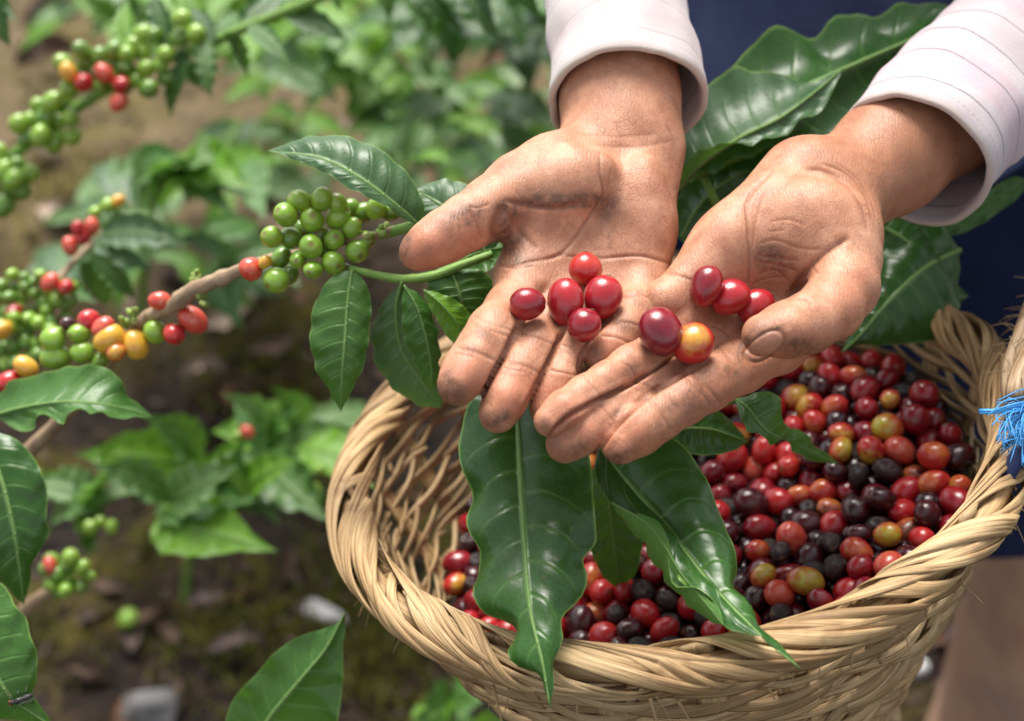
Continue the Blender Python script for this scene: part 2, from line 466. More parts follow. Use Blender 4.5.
def tan_right(Q, N, V, view):
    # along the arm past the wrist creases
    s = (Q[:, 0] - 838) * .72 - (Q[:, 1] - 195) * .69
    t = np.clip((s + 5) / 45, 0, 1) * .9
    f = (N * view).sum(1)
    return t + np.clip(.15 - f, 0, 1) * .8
L_CREASES = [
    # thumb fold and web
    ([(505, 205), (497, 222), (494, 240)], 5, 1.6, .5), ([(507, 212), (520, 232), (538, 250)], 3.5, .8, .4),
    ([(503, 200), (530, 206), (556, 208), (585, 203)], 3, 1.1, .55), ([(515, 190), (522, 200), (538, 206)], 1.6, .4, .4),
    ([(600, 150), (600, 175), (603, 196), (588, 222), (565, 250), (540, 263)], 1.8, .8, .6),
    ([(612, 165), (607, 190), (600, 200)], 1.3, .3, .35),
    # head line / heart line
    ([(503, 268), (530, 262), (548, 258), (570, 252)], 1.7, .6, .5),
    ([(560, 255), (600, 258), (640, 256), (670, 264)], 1.7, .7, .65),
    ([(497, 265), (515, 268), (535, 266)], 1.3, .4, .4),
    # finger base creases and phalanx creases
    ([(470, 322), (490, 330), (512, 338)], 1.7, .45, .35), ([(473, 316), (495, 325), (514, 332)], 1.3, .3, .3),
    ([(455, 347), (475, 352), (498, 362)], 1.8, .5, .4), ([(452, 352), (475, 358)], 1.2, .3, .3),
    ([(515, 333), (535, 337), (556, 346)], 1.5, .4, .35), ([(504, 362), (525, 366), (545, 376)], 1.8, .5, .4), ([(502, 368), (525, 372)], 1.2, .3, .3),
    ([(560, 345), (575, 348)], 1.3, .35, .3), ([(548, 370), (565, 373), (580, 376)], 1.5, .4, .35),
    ([(612, 322), (630, 323), (650, 330)], 1.6, .5, .5), ([(600, 336), (618, 338), (635, 346)], 1.6, .5, .45), ([(618, 298), (640, 294), (652, 300)], 1.6, .5, .4),
    # thumb joints
    ([(470, 207), (474, 220), (482, 238)], 1.8, .5, .45), ([(462, 214), (468, 228)], 1.3, .3, .3), ([(468, 206), (478, 208), (490, 204)], 1.3, .4, .4),
    # wrist
    ([(565, 140), (600, 146), (640, 147), (675, 140)], 2.2, .3, .1), ([(570, 130), (610, 137), (660, 134)], 1.8, .2, .07),
    # clefts between the fingers, grooved, their shade darkened into the skin colour
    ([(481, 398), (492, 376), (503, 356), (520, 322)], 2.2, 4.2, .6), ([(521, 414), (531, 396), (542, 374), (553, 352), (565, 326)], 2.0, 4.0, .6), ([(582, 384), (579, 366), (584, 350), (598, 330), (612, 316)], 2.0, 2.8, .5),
    ([(508, 345), (519, 325)], 2.0, .5, .4), ([(560, 337), (566, 325)], 2.0, .5, .4),
]
L_BULGE = [(468, 378, 17, 15, -60, .7), (508, 400, 17, 15, -60, .7), (485, 342, 14, 12, -60, .5), (430, 243, 18, 14, -30, .6), (605, 352, 13, 12, -40, .6),
           (545, 175, 40, 24, -25, 1.2), (650, 210, 20, 45, 0, 1.0), (580, 225, 20, 30, 40, -1.5), (540, 285, 14, 10, 0, .9), (575, 285, 12, 10, 0, .8),
           (460, 230, 12, 12, 0, .4)]
L_DIRT = [(450, 393, 14, 12, 0, 1.0), (446, 380, 6, 12, 20, .4), (560, 418, 8, 6, -30, .3), (520, 400, 8, 10, -60, .2), (493, 420, 10, 9, 0, .45), (505, 415, 7, 6, 0, .35), (500, 226, 9, 20, 10, .75), (510, 212, 14, 9, 20, .45), (560, 202, 50, 8, -2, .38), (583, 200, 14, 7, 0, .4),
          (612, 212, 22, 14, 30, .30), (538, 195, 26, 14, -10, .22), (470, 214, 18, 10, -30, .38), (455, 220, 24, 13, -30, .28), (405, 245, 6, 14, 20, .5), (484, 335, 10, 6, 20, .28),
          (470, 350, 9, 5, 20, .25), (520, 262, 22, 6, 0, .25), (512, 245, 14, 18, 0, .30), (535, 430, 12, 10, 0, .3), (625, 325, 10, 8, 0, .28), (598, 350, 9, 9, 0, .28), (560, 260, 40, 30, 0, .08)]
L_RED = [(430, 250, 34, 20, -32, .75), (470, 235, 22, 18, -30, .35), (465, 372, 28, 26, -60, .40), (508, 400, 26, 26, -60, .45), (550, 395, 20, 30, -60, .5), (608, 345, 20, 20, -50, .35),
         (520, 205, 20, 12, 0, .3), (560, 208, 50, 8, 0, .3), (575, 330, 80, 24, 20, .15)]
R_CREASES = [
    ([(775, 168), (748, 200), (748, 235), (750, 262), (748, 290)], 1.8, .8, .55), ([(765, 192), (755, 225), (752, 250)], 1.2, .3, .3),
    ([(850, 238), (830, 250), (815, 262), (803, 275), (792, 290), (786, 300)], 3.4, 1.7, .75), ([(808, 280), (798, 288), (788, 296)], 2.4, 1.0, .6),
    ([(798, 299), (806, 299), (813, 305)], 1.7, .8, .7), ([(812, 265), (816, 272), (822, 275)], 1.3, .3, .3),
    ([(664, 272), (680, 276), (700, 282), (715, 278)], 1.7, .5, .5),
    ([(757, 255), (775, 258), (800, 260)], 1.6, .45, .4), ([(758, 262), (778, 265), (800, 272)], 1.6, .45, .45), ([(757, 275), (775, 270), (790, 282)], 1.4, .4, .4), ([(757, 245), (775, 240), (800, 248), (825, 250)], 1.5, .35, .3),
    ([(752, 285), (768, 278), (785, 277)], 1.4, .4, .4), ([(770, 222), (790, 220), (805, 226)], 1.3, .3, .2), ([(768, 232), (785, 230)], 1.2, .3, .2),
    # wrist creases
    ([(800, 170), (825, 172), (848, 188), (862, 208), (868, 235)], 2.4, .9, .4), ([(820, 163), (846, 174), (864, 194), (872, 220)], 1.6, .6, .4), ([(835, 162), (856, 178), (870, 200), (876, 222)], 1.4, .4, .35), ([(790, 176), (815, 178), (838, 186)], 1.4, .4, .2),
    # clefts, with their shade darkened into the colour, and finger creases
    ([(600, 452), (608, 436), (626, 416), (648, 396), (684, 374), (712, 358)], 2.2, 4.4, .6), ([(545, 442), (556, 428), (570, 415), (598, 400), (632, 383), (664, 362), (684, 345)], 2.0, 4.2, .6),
    ([(690, 372), (705, 385), (722, 405)], 1.8, .5, .4), ([(684, 376), (698, 390), (712, 407)], 1.3, .3, .35), ([(648, 397), (660, 412), (672, 434)], 1.8, .45, .35),
    ([(634, 381), (650, 388), (660, 402)], 1.6, .45, .4), ([(628, 386), (642, 393), (652, 405)], 1.2, .3, .3), ([(595, 402), (606, 412), (615, 424)], 1.6, .4, .35),
    ([(620, 360), (630, 368), (638, 380)], 1.6, .4, .4), ([(587, 378), (594, 388), (603, 400)], 1.5, .4, .35), ([(667, 345), (680, 356), (690, 368)], 1.5, .4, .3), ([(715, 345), (730, 358), (738, 370)], 1.5, .3, .25),
    ([(700, 325), (720, 328), (735, 345)], 1.5, .4, .3),
    ([(835, 352), (846, 330), (860, 318)], 1.6, .3, .2),
]
R_BULGE = [(640, 430, 20, 15, -30, .7), (588, 427, 18, 13, -30, .7), (570, 403, 15, 11, -35, .6), (686, 398, 16, 13, -35, .45), (790, 325, 20, 16, 0, .5), (820, 225, 40, 36, 0, 1.3), (735, 220, 34, 20, -45, 1.0),
           (765, 300, 26, 18, -30, -1.2), (730, 310, 16, 12, 0, -.6)]
R_DIRT = [(744, 348, 5, 12, 20, .8), (758, 325, 16, 8, -30, .3), (770, 331, 16, 3.5, -25, .45), (795, 345, 18, 10, 0, .28), (775, 262, 26, 16, 10, .32), (768, 250, 14, 8, 0, .25), (800, 283, 14, 6, -50, .5), (690, 395, 22, 12, -30, .26), (668, 408, 14, 8, -30, .22),
          (650, 388, 14, 9, -30, .25), (617, 413, 9, 5, -40, .3), (575, 450, 14, 7, -20, .4), (556, 446, 8, 8, 0, .3), (546, 425, 6, 8, 0, .3), (655, 425, 10, 7, -30, .25), (605, 400, 10, 5, -35, .25), (625, 455, 16, 6, -25, .3), (730, 372, 12, 8, 0, .25), (612, 460, 10, 6, 0, .4), (630, 370, 12, 8, -30, .25), (720, 372, 40, 20, -20, .12), (815, 350, 30, 12, 0, .2), (840, 345, 20, 12, -40, .15), (700, 410, 40, 9, -28, .2)]
R_RED = [(632, 440, 34, 22, -33, .5), (580, 432, 30, 22, -33, .45), (560, 412, 24, 18, -35, .35), (735, 385, 60, 22, -25, .45), (800, 345, 55, 18, 0, .55), (640, 370, 40, 16, -33, .3), (860, 300, 25, 40, 20, .3), (780, 270, 30, 20, 0, .2)]

def make_body(parent):
    HL = build_hand(L_F, L_P, L_E, L_ARM, webs=[((556, 318, .590, 16), (522, 304, .590, 16)), ((590, 312, .594, 14), (556, 318, .590, 14)), ((632, 304, .594, 14), (598, 312, .594, 14)), ((545, 225, .606, 26), (520, 270, .598, 24))])
    HL = detail_hand(*HL, L_CREASES, L_BULGE, L_DIRT, L_RED, tan_left, [])
    HR = build_hand(R_F, R_P, R_E, R_ARM, webs=[((760, 352, .598, 18), (715, 350, .594, 18)), ((715, 350, .592, 16), (680, 332, .586, 16)), ((820, 300, .598, 26), (790, 330, .600, 26))])
    HR = detail_hand(*HR, R_CREASES, R_BULGE, R_DIRT, R_RED, tan_right, [(765, 346, 20, 10.5, -32)])
    parts = [HL, HR]
    V = np.concatenate([cam2world(p[0]) for p in parts])
    F = np.concatenate([parts[0][1], parts[1][1] + len(parts[0][0])])
    A = {k: np.concatenate([p[2][k] for p in parts]) for k in parts[0][2]}
    V, F, A = add_torso(V, F, A)
    o = mesh_obj('body', V, F, skin_material(), parent)
    for k, a in A.items():
        at = o.data.attributes.new(k, 'FLOAT', 'POINT'); at.data.foreach_set('value', a.astype(np.float32))
    bm = bmesh.new(); bm.from_mesh(o.data); bmesh.ops.recalc_face_normals(bm, faces=bm.faces[:]); bm.to_mesh(o.data); bm.free()
    return o
def add_torso(V, F, A): return V, F, A
# ------------------------------------------------------------------ basket
BC = np.array(C3(664.75, 423.85, .68)); BR = .157
_up = np.array([0, CT, -ST]); _fw = np.array([0, ST, CT]); _rt = np.array([1., 0, 0])
_n = _up - .2105 * _rt + .1155 * _fw; _n /= np.linalg.norm(_n)
_u = np.cross(_n, _fw); _u /= np.linalg.norm(_u)
if _u[0] < 0: _u = -_u
_v = _fw - _fw.dot(_n) * _n; _v /= np.linalg.norm(_v)
def bk(L):
    """basket frame (right, forward, up from the rim's centre) -> world"""
    L = np.asarray(L, float)
    return cam2world(BC + L[..., :1] * _u + L[..., 1:2] * _v + L[..., 2:3] * _n)
def brad(h):
    return np.interp(-np.asarray(h, float), [0, .03, .07, .12, .17, .20], [BR - .003, .148, .134, .112, .092, .083])

def straw_material(name='straw', light=(.52, .375, .205), mid=(.39, .26, .125), dark=(.17, .09, .04)):
    k = NT(name)
    uv = k.coord('UV'); x, y, z = k.sep(uv)
    a = k.attr('tone')
    fib = k.noise(1.0, 3, .6, k.comb(k.math('MULTIPLY', x, 34), k.math('MULTIPLY', y, 22), k.math('MULTIPLY', a, 40)))
    blot = k.noise(38, 3, .6, k.coord('Object'))
    c = k.mix(k.math('MULTIPLY_ADD', a, .8, .1), mid, light)
    c = k.mix(k.ramp(a, [(.10, .75), (.22, 0)]), c, tuple(q * .55 for q in mid))
    c = k.mix(k.ramp(fib, [(.38, .95), (.56, 0.0)]), c, (.21, .115, .045))
    c = k.mix(k.ramp(blot, [(.56, 0.0), (.70, .75)]), c, dark)
    c = k.mix(k.ramp(k.noise(14, 2, .5, k.coord('Object')), [(.5, 0.), (.75, .5)]), c, (.60, .46, .27))
    return k.fin(Base_Color=c, Roughness=.55, Specular_IOR_Level=.35, Normal=k.bump(fib, .6, .0008))
def set_tone(o, tones):
    at = o.data.attributes.new('tone', 'FLOAT', 'POINT'); at.data.foreach_set('value', np.concatenate(tones).astype(np.float32))
def make_basket():
    root = empty('basket', Vector(bk([0, 0, -.2])))
    tag(root, 'round woven straw basket with a thick twisted rim, filled with ripe coffee cherries', 'basket')
    straw = straw_material()
    NS = 22
    # stakes: flat uprights
    mb = MB(); tones = []
    for i in range(NS):
        th = 2 * math.pi * (i + .5 + rnd.uniform(-.12, .12)) / NS
        hs = np.linspace(.002, -.2, 26)
        r = brad(hs) + .0004
        thv = th + .02 * np.sin(hs * 30 + i)
        L = np.stack([r * np.cos(thv), r * np.sin(thv), hs], 1)
        P = bk(L); N = bk(L + np.stack([np.cos(thv), np.sin(thv), 0 * hs], 1) * .01) - P
        V, F, uv = tube(P, .0074 * rnd.uniform(.8, 1.2), 8, flat=.18, up=N)
        mb.add(V, F, uv + np.array([i * .37, 0])); tones.append(np.full(len(V), rnd.random() * .7))
    o = mb.obj('stakes', straw, root); set_tone(o, tones)
    # weavers: each round goes in and out of the stakes, with splices and drift
    mb = MB(); tones = []
    h = -.013; row = 0
    while h > -.198:
        n = 330; th0 = rnd.uniform(0, 6.28)
        nb = rnd.choice([2, 3, 3, 4]); cuts = np.sort([rnd.uniform(0, 2 * math.pi) for _ in range(nb)])
        for j in range(nb):
            a0 = cuts[j] - rnd.uniform(.02, .12); a1 = (cuts[(j + 1) % nb] + (2 * math.pi if j == nb - 1 else 0)) + rnd.uniform(.02, .14)
            m = max(12, int((a1 - a0) * 52)); th = np.linspace(a0, a1, m)
            f1, f2 = rnd.uniform(0, 6), rnd.uniform(0, 6)
            hh = h + .0022 * np.sin(th * 3 + f1) + .0016 * np.sin(th * 8 + f2) + np.interp(th, [a0, a0 + .15, a1 - .15, a1], [rnd.uniform(-.002, .002), 0, 0, rnd.uniform(-.002, .002)])
            w = np.sin(NS / 2 * th + math.pi * (row % 2) + .9 * np.sin(th * 2.3 + f1) + rnd.uniform(-.4, .4))
            r = brad(hh) +   .0033 * w + .0008 * np.sin(th * 13 + f2)
            # the free ends tuck to the inside or stick out
            r = r + np.interp(th, [a0, a0 + .06, a1 - .06, a1], [rnd.choice([-.003, .003]), 0, 0, rnd.choice([-.003, .004])])
            L = np.stack([r * np.cos(th), r * np.sin(th), hh], 1)
            P = bk(L); N = bk(L + np.stack([np.cos(th), np.sin(th), .35 + 0 * th], 1) * .01) - P
            rad = .0028 * rnd.uniform(.7, 1.2) * (1 + .1 * np.sin(th * 5 + f2)) * np.interp(th, [a0, a0 + .05, a1 - .05, a1], [.55, 1, 1, .55])
            V, F, uv = tube(P, rad, 7, flat=rnd.uniform(.32, .6), up=N)
            mb.add(V, F, uv + np.array([rnd.uniform(0, 9), 0])); tones.append(np.full(len(V), rnd.random() ** 1.3))
        h -= rnd.uniform(.0038, .0050); row += 1
    o = mb.obj('woven_wall', straw, root); set_tone(o, tones)
    # flat bottom
    mb = MB(); tones = []
    for i in range(30):
        y = -.09 + i * .0062; x = math.sqrt(max(.0963 ** 2 - y * y, 1e-5))
        L = np.stack([np.linspace(-x, x, 16), np.full(16, y), -.2 + .0015 * np.sin(np.linspace(0, 14, 16) + i * math.pi)], 1)
        V, F, uv = tube(bk(L), .0034, 6); mb.add(V, F, uv); tones.append(np.full(len(V), rnd.random()))
    o = mb.obj('bottom', straw, root); set_tone(o, tones)
    # rim: long strands wrapped slantwise over a core
    rim_m = straw_material('rim_straw', (.56, .385, .195), (.41, .26, .12), (.19, .10, .04))
    mb = MB(); tones = []
    th = np.linspace(0, 2 * math.pi, 120)
    a = .0056
    L = np.stack([BR * np.cos(th), BR * np.sin(th), 0 * th - a - .001], 1)
    V, F, uv = tube(bk(L), a * .86, 10, cap=False); mb.add(V, F, uv); tones.append(np.full(len(V), .3))
    N = 80
    for i in range(N):
        t0 = 2 * math.pi * (i + rnd.uniform(-.25, .25)) / N
        dth = rnd.uniform(.5, 1.25)
        m = 34; s = np.linspace(0, 1, m)
        phi = math.radians(-118 + rnd.uniform(-14, 10)) + s * math.radians(rnd.uniform(262, 300))
        e = 1 - .0 * s
        lift = np.interp(s, [0, .12, .5, .88, 1], [-.0015, .0006, .0012, .0004, -.002]) + rnd.uniform(-.0010, .0018)
        rr = a + .0016 + lift
        # phi from outside-below (-) over the top to the inside
        R_ = BR + 1.12 * rr * np.cos(phi + math.pi / 2 - math.pi / 2) * 1.0
        ang = -phi + math.pi / 2
        R_ = BR + 1.15 * rr * np.cos(ang); Hh = -a - .001 + rr * np.sin(ang)
        thv = t0 + dth * (s + .06 * np.sin(s * 6.28 + i))
        L = np.stack([R_ * np.cos(thv), R_ * np.sin(thv), Hh], 1)
        P = bk(L)
        cen = bk(np.stack([BR * np.cos(thv), BR * np.sin(thv), 0 * thv - a], 1))
        nf = rnd.choice([1, 1, 1, 2, 2, 3]); tone = rnd.random()
        wid = .0036 * rnd.uniform(.55, 1.3)
        T = np.gradient(P, axis=0); T /= np.linalg.norm(T, axis=1)[:, None]
        Nn = P - cen; B = np.cross(T, Nn); B /= np.linalg.norm(B, axis=1)[:, None]
        for q in range(nf):
            off = (q - (nf - 1) / 2) * (2 * wid / nf) * .92
            V, F, uv = tube(P + B * off * (1 + .15 * np.sin(s * 9 + q))[:, None] + Nn / np.linalg.norm(Nn, axis=1)[:, None] * rnd.uniform(-.0004, .0006), (wid / nf * 1.08) * np.interp(s, [0, .1, .9, 1], [.5, 1, 1, .45]), 7, flat=min(.6, .27 * nf), up=Nn)
            mb.add(V, F, uv + np.array([rnd.uniform(0, 9), 0])); tones.append(np.full(len(V), np.clip(tone + rnd.uniform(-.2, .2), 0, 1)))
    # loose ends and fibres
    for i in range(80):
        t = rnd.uniform(2.4, 6.8); h0 = rnd.uniform(-.03, -.004); r0 = float(brad(h0)) + .006
        p0 = np.array([r0 * math.cos(t), r0 * math.sin(t), h0]); d = np.array([math.cos(t) * .5 + rnd.uniform(-.6, .6), math.sin(t) * .5 + rnd.uniform(-.6, .6), rnd.uniform(-.9, .5)])
        ln = rnd.uniform(.006, .016); k = np.linspace(0, 1, 6)[:, None]
        L = p0 + d * ln * k + np.array([0, 0, -1]) * ln * .5 * k ** 2
        V, F, uv = tube(bk(L), rnd.choice([.0003, .0004, .0009]) * np.linspace(1, .4, 6), 5); mb.add(V, F, uv); tones.append(np.full(len(V), .95))
    o = mb.obj('rim', rim_m, root); set_tone(o, tones)
    return root

# ------------------------------------------------------------------ coffee cherries
def cherry_mesh(name, seed, lon=26, lat=18, el=1.12, flat=1.0, dent=.0):
    """unit-size coffee cherry, axis along z; stalk scar at the bottom, round navel (disc) on top"""
    r_ = np.random.RandomState(seed); V = []; F = []; sc = {}; ph = r_.uniform(0, 6.28, 4)
    for i in range(lat + 1):
        t = math.pi * i / lat
        for j in range(lon):
            p = 2 * math.pi * j / lon
            r = 1 + .040 * math.sin(2 * p + ph[0]) * math.sin(t) + .02 * math.sin(3 * t + ph[1]) + .02 * math.cos(p + ph[2]) * math.sin(2 * t) + dent * .10 * math.sin(5 * p + ph[3]) * math.sin(3 * t + ph[1])
            z = math.cos(t) * el
            if t < .34: z -= .055 * (1 - (t / .34) ** 2) - .05 * math.exp(-((t - .24) / .07) ** 2)
            if t > math.pi - .3: z += .06 * (1 - ((math.pi - t) / .3) ** 2)
            sc[len(V)] = max(0.0, min(1.0, (.25 - t) / .06))
            V.append((r * math.sin(t) * math.cos(p), flat * r * math.sin(t) * math.sin(p), z * r))
    for i in range(lat):
        for j in range(lon):
            k = (j + 1) % lon
            F.append((i * lon + j, (i + 1) * lon + j, (i + 1) * lon + k, i * lon + k))
    me = bpy.data.meshes.new(name); me.from_pydata(V, [], F)
    at = me.attributes.new('scar', 'FLOAT', 'POINT'); at.data.foreach_set('value', np.array([sc[i] for i in range(len(V))], np.float32))
    me.polygons.foreach_set('use_smooth', np.ones(len(me.polygons), bool)); me.update()
    bm = bmesh.new(); bm.from_mesh(me); bmesh.ops.remove_doubles(bm, verts=bm.verts[:], dist=1e-4); bmesh.ops.recalc_face_normals(bm, faces=bm.faces[:]); bm.to_mesh(me); bm.free()
    me.polygons.foreach_set('use_smooth', np.ones(len(me.polygons), bool))
    return me
def cherry_material(name, body, body2, patch=None, amount=.5, rough=.26, shrivel=False, dirt=.12, scar=True, nz=.6):
    k = NT(name)
    co = k.coord('Object'); rv = k.objrand()
    off = k.comb(k.math('MULTIPLY', rv, 37), k.math('MULTIPLY', rv, 91), k.math('MULTIPLY', rv, 53))
    va = k.n('ShaderNodeVectorMath', operation='ADD'); k.t.links.new(co, va.inputs[0]); k.t.links.new(off, va.inputs[1]); v = va.outputs[0]
    n1 = k.noise(1.1, 2, .5, v); n2 = k.noise(7, 3, .6, v); n3 = k.noise(26, 2, .6, v)
    x, y, z = k.sep(co)
    c = k.mix(k.ramp(k.math('ADD', k.math('MULTIPLY', x, .16), k.math('ADD', n1, k.math('MULTIPLY', n2, .35))), [(.42, 0), (.88, 1)]), body, body2)
    if patch is not None:
        f = k.math('ADD', k.math('MULTIPLY', x, .42), k.math('MULTIPLY', k.math('SUBTRACT', k.noise(2.6, 2, .5, v), .5), nz))
        f = k.ramp(k.math('ADD', f, k.math('SUBTRACT', amount, .5)), [(.24, 0), (.60, 1)])
        c = k.mix(f, c, k.mix(n1, patch[0], patch[1]))
    # stalk-side streaks, pale dots, brown specks
    c = k.mix(k.ramp(n3, [(.66, 0), (.75, .35)]), c, tuple(min(1, q * 1.5 + .04) for q in body))
    c = k.mix(k.ramp(k.noise(12, 2, .5, v), [(.68, 0), (.74, dirt * 4)]), c, (.05, .025, .018))
    if scar: c = k.mix(k.math('MULTIPLY', k.attr('scar'), .7), c, (.17, .085, .045))
    # faint dull bloom on the skin
    rg = k.math('ADD', rough - .12, k.math('MULTIPLY', n2, .16))
    h = k.math('ADD', k.math('MULTIPLY', n3, .3), k.math('MULTIPLY', n2, .7 if shrivel else .25))
    return k.fin(Base_Color=c, Roughness=rg, Specular_IOR_Level=.5, Normal=k.bump(h, .3 if shrivel else .10, .10), Coat_Weight=0.0 if shrivel else .35, Coat_Roughness=.10,
                 Subsurface_Weight=.0 if shrivel else .08, Subsurface_Scale=.05)
CM = {}
def cherry_mats():
    CM['red'] = cherry_material('bright_red_skin', (.50, .024, .022), (.36, .011, .018))
    CM['crimson'] = cherry_material('crimson_skin', (.29, .009, .016), (.14, .005, .012))
    CM['purple'] = cherry_material('purple_skin', (.075, .007, .012), (.030, .006, .009), dirt=.2)
    CM['black'] = cherry_material('black_dried_skin', (.009, .006, .007), (.030, .008, .009), rough=.32, shrivel=True)
    CM['blush'] = cherry_material('orange_blush_skin', (.47, .035, .022), (.38, .018, .018), ((.62, .24, .05), (.55, .16, .04)), .53)
    CM['yellow'] = cherry_material('yellow_patched_skin', (.44, .030, .020), (.36, .018, .018), ((.62, .36, .04), (.50, .33, .04)), .62)
    CM['green_patch'] = cherry_material('green_patched_skin', (.42, .035, .022), (.45, .10, .02), ((.36, .37, .035), (.44, .36, .04)), .64)
    CM['half_black'] = cherry_material('half_black_skin', (.52, .17, .03), (.44, .07, .02), ((.018, .014, .014), (.03, .018, .016)), .60, rough=.35)
    CM['green'] = cherry_material('green_skin', (.23, .40, .04), (.17, .32, .03), dirt=.05, rough=.28)
    CM['dark_green'] = cherry_material('dark_green_skin', (.09, .20, .022), (.12, .25, .028), dirt=.05, rough=.28)
    CM['golden'] = cherry_material('golden_skin', (.60, .38, .035), (.62, .32, .035), ((.60, .15, .03), (.5, .10, .03)), .36)
    CM['coral'] = cherry_material('coral_skin', (.60, .10, .055), (.52, .05, .035), ((.66, .27, .13), (.6, .2, .1)), .42)
def rot_to(axis, spin=0.0):
    return Vector(axis).normalized().to_track_quat('Z', 'Y') @ Matrix.Rotation(spin, 3, 'Z').to_quaternion()
def place_cherry(me, mat, loc, r, axis, spin=0.0, parent=None, name='coffee_cherry', sq=1.0):
    o = bpy.data.objects.new(name, me.copy() if False else me)
    link(o, parent)
    o.location = Vector(loc) - (world_loc(parent) if parent is not None else Vector((0, 0, 0)))
    o.scale = (r * sq, r, r); o.rotation_mode = 'QUATERNION'; o.rotation_quaternion = rot_to(axis, spin)
    if len(me.materials) == 0: me.materials.append(None)
    o.material_slots[0].link = 'OBJECT'; o.material_slots[0].material = mat
    return o
# what shows in the photograph, traced: pixel, kind
SEEN = [(444, 548, 'crimson'), (452, 520, 'crimson'), (447, 575, 'purple'), (462, 587, 'yellow'), (455, 615, 'red'), (473, 627, 'red'), (490, 637, 'red'), (470, 575, 'black'), (480, 610, 'crimson'), (460, 545, 'black'), (456, 560, 'crimson'), (432, 598, 'black'),
        (589, 605, 'blush'), (607, 588, 'red'), (572, 650, 'crimson'), (590, 628, 'purple'), (576, 622, 'purple'), (606, 655, 'blush'), (627, 654, 'red'), (652, 617, 'red'), (681, 602, 'red'), (700, 640, 'purple'), (620, 605, 'black'), (640, 590, 'black'), (663, 585, 'purple'), (615, 640, 'purple'), (640, 645, 'black'), (670, 645, 'black'), (690, 622, 'black'), (640, 570, 'purple'), (600, 570, 'crimson'), (660, 560, 'black'), (668, 600, 'black'),
        (727, 461, 'red'), (759, 468, 'coral'), (709, 463, 'crimson'), (756, 442, 'red'), (779, 464, 'blush'), (795, 455, 'red'), (776, 452, 'crimson'), (718, 487, 'crimson'), (706, 500, 'black'), (738, 495, 'crimson'), (765, 488, 'crimson'), (800, 478, 'crimson'), (820, 470, 'purple'), (782, 512, 'red'), (745, 525, 'purple'), (765, 545, 'blush'), (787, 545, 'coral'), (755, 578, 'green_patch'), (779, 583, 'coral'), (797, 592, 'green_patch'), (812, 515, 'black'), (808, 530, 'purple'), (805, 550, 'purple'), (832, 550, 'black'), (817, 570, 'black'), (780, 565, 'black'), (800, 565, 'crimson'), (762, 604, 'purple'), (780, 613, 'black'), (763, 622, 'blush'), (815, 607, 'crimson'), (842, 602, 'red'), (830, 592, 'red'), (810, 615, 'crimson'), (830, 495, 'blush'), (845, 480, 'crimson'), (836, 515, 'half_black'), (850, 525, 'red'), (856, 550, 'blush'), (858, 578, 'crimson'), (878, 565, 'coral'), (890, 577, 'red'), (868, 510, 'black'), (875, 490, 'purple'), (848, 435, 'yellow'), (868, 452, 'yellow'), (838, 442, 'crimson'), (795, 404, 'yellow'), (813, 425, 'blush'), (840, 450, 'green_patch'), (818, 408, 'yellow'), (842, 364, 'red'), (870, 368, 'red'), (893, 375, 'crimson'), (912, 375, 'red'), (873, 390, 'blush'), (886, 410, 'yellow'), (885, 425, 'green_patch'), (930, 440, 'crimson'), (897, 443, 'coral'), (906, 482, 'red'), (873, 482, 'crimson'), (895, 502, 'red'), (890, 545, 'green_patch'), (908, 530, 'half_black'), (868, 470, 'black'), (867, 550, 'coral'), (928, 500, 'purple'), (920, 460, 'blush'), (933, 475, 'blush'), (968, 480, 'green_patch'), (965, 500, 'crimson'), (955, 523, 'crimson'), (928, 520, 'purple'), (940, 540, 'black'), (912, 555, 'purple'), (905, 400, 'black'), (930, 395, 'crimson'), (918, 395, 'crimson'), (915, 460, 'half_black'), (938, 420, 'crimson'), (962, 460, 'purple'), (900, 460, 'black'), (948, 465, 'crimson'), (860, 395, 'crimson'), (850, 400, 'purple'), (860, 415, 'crimson'), (845, 410, 'blush'), (825, 385, 'purple'), (832, 420, 'purple'), (880, 440, 'crimson'), (858, 500, 'purple'), (865, 530, 'purple')]
KIND_LABEL = {'red': ('bright red ripe coffee cherry', 'bright red'), 'crimson': ('dark crimson coffee cherry', 'dark crimson'), 'purple': ('dull purple overripe coffee cherry', 'purple'),
              'black': ('black dried shrivelled coffee cherry', 'black dried'), 'blush': ('red coffee cherry with an orange blush', 'orange-blushed'), 'yellow': ('red coffee cherry with a yellow cheek', 'yellow-cheeked'),
              'green_patch': ('red coffee cherry with a green-yellow patch', 'green-patched'), 'half_black': ('orange coffee cherry half turned black', 'half-black'), 'coral': ('pale coral-red coffee cherry', 'coral-red')}
def fill_height(u, v):
    """top of the heap in the basket's frame"""
    return -.046 + .19 * u + .07 * v - .8 * np.maximum(0, np.hypot(u - .02, v) - .06) ** 2
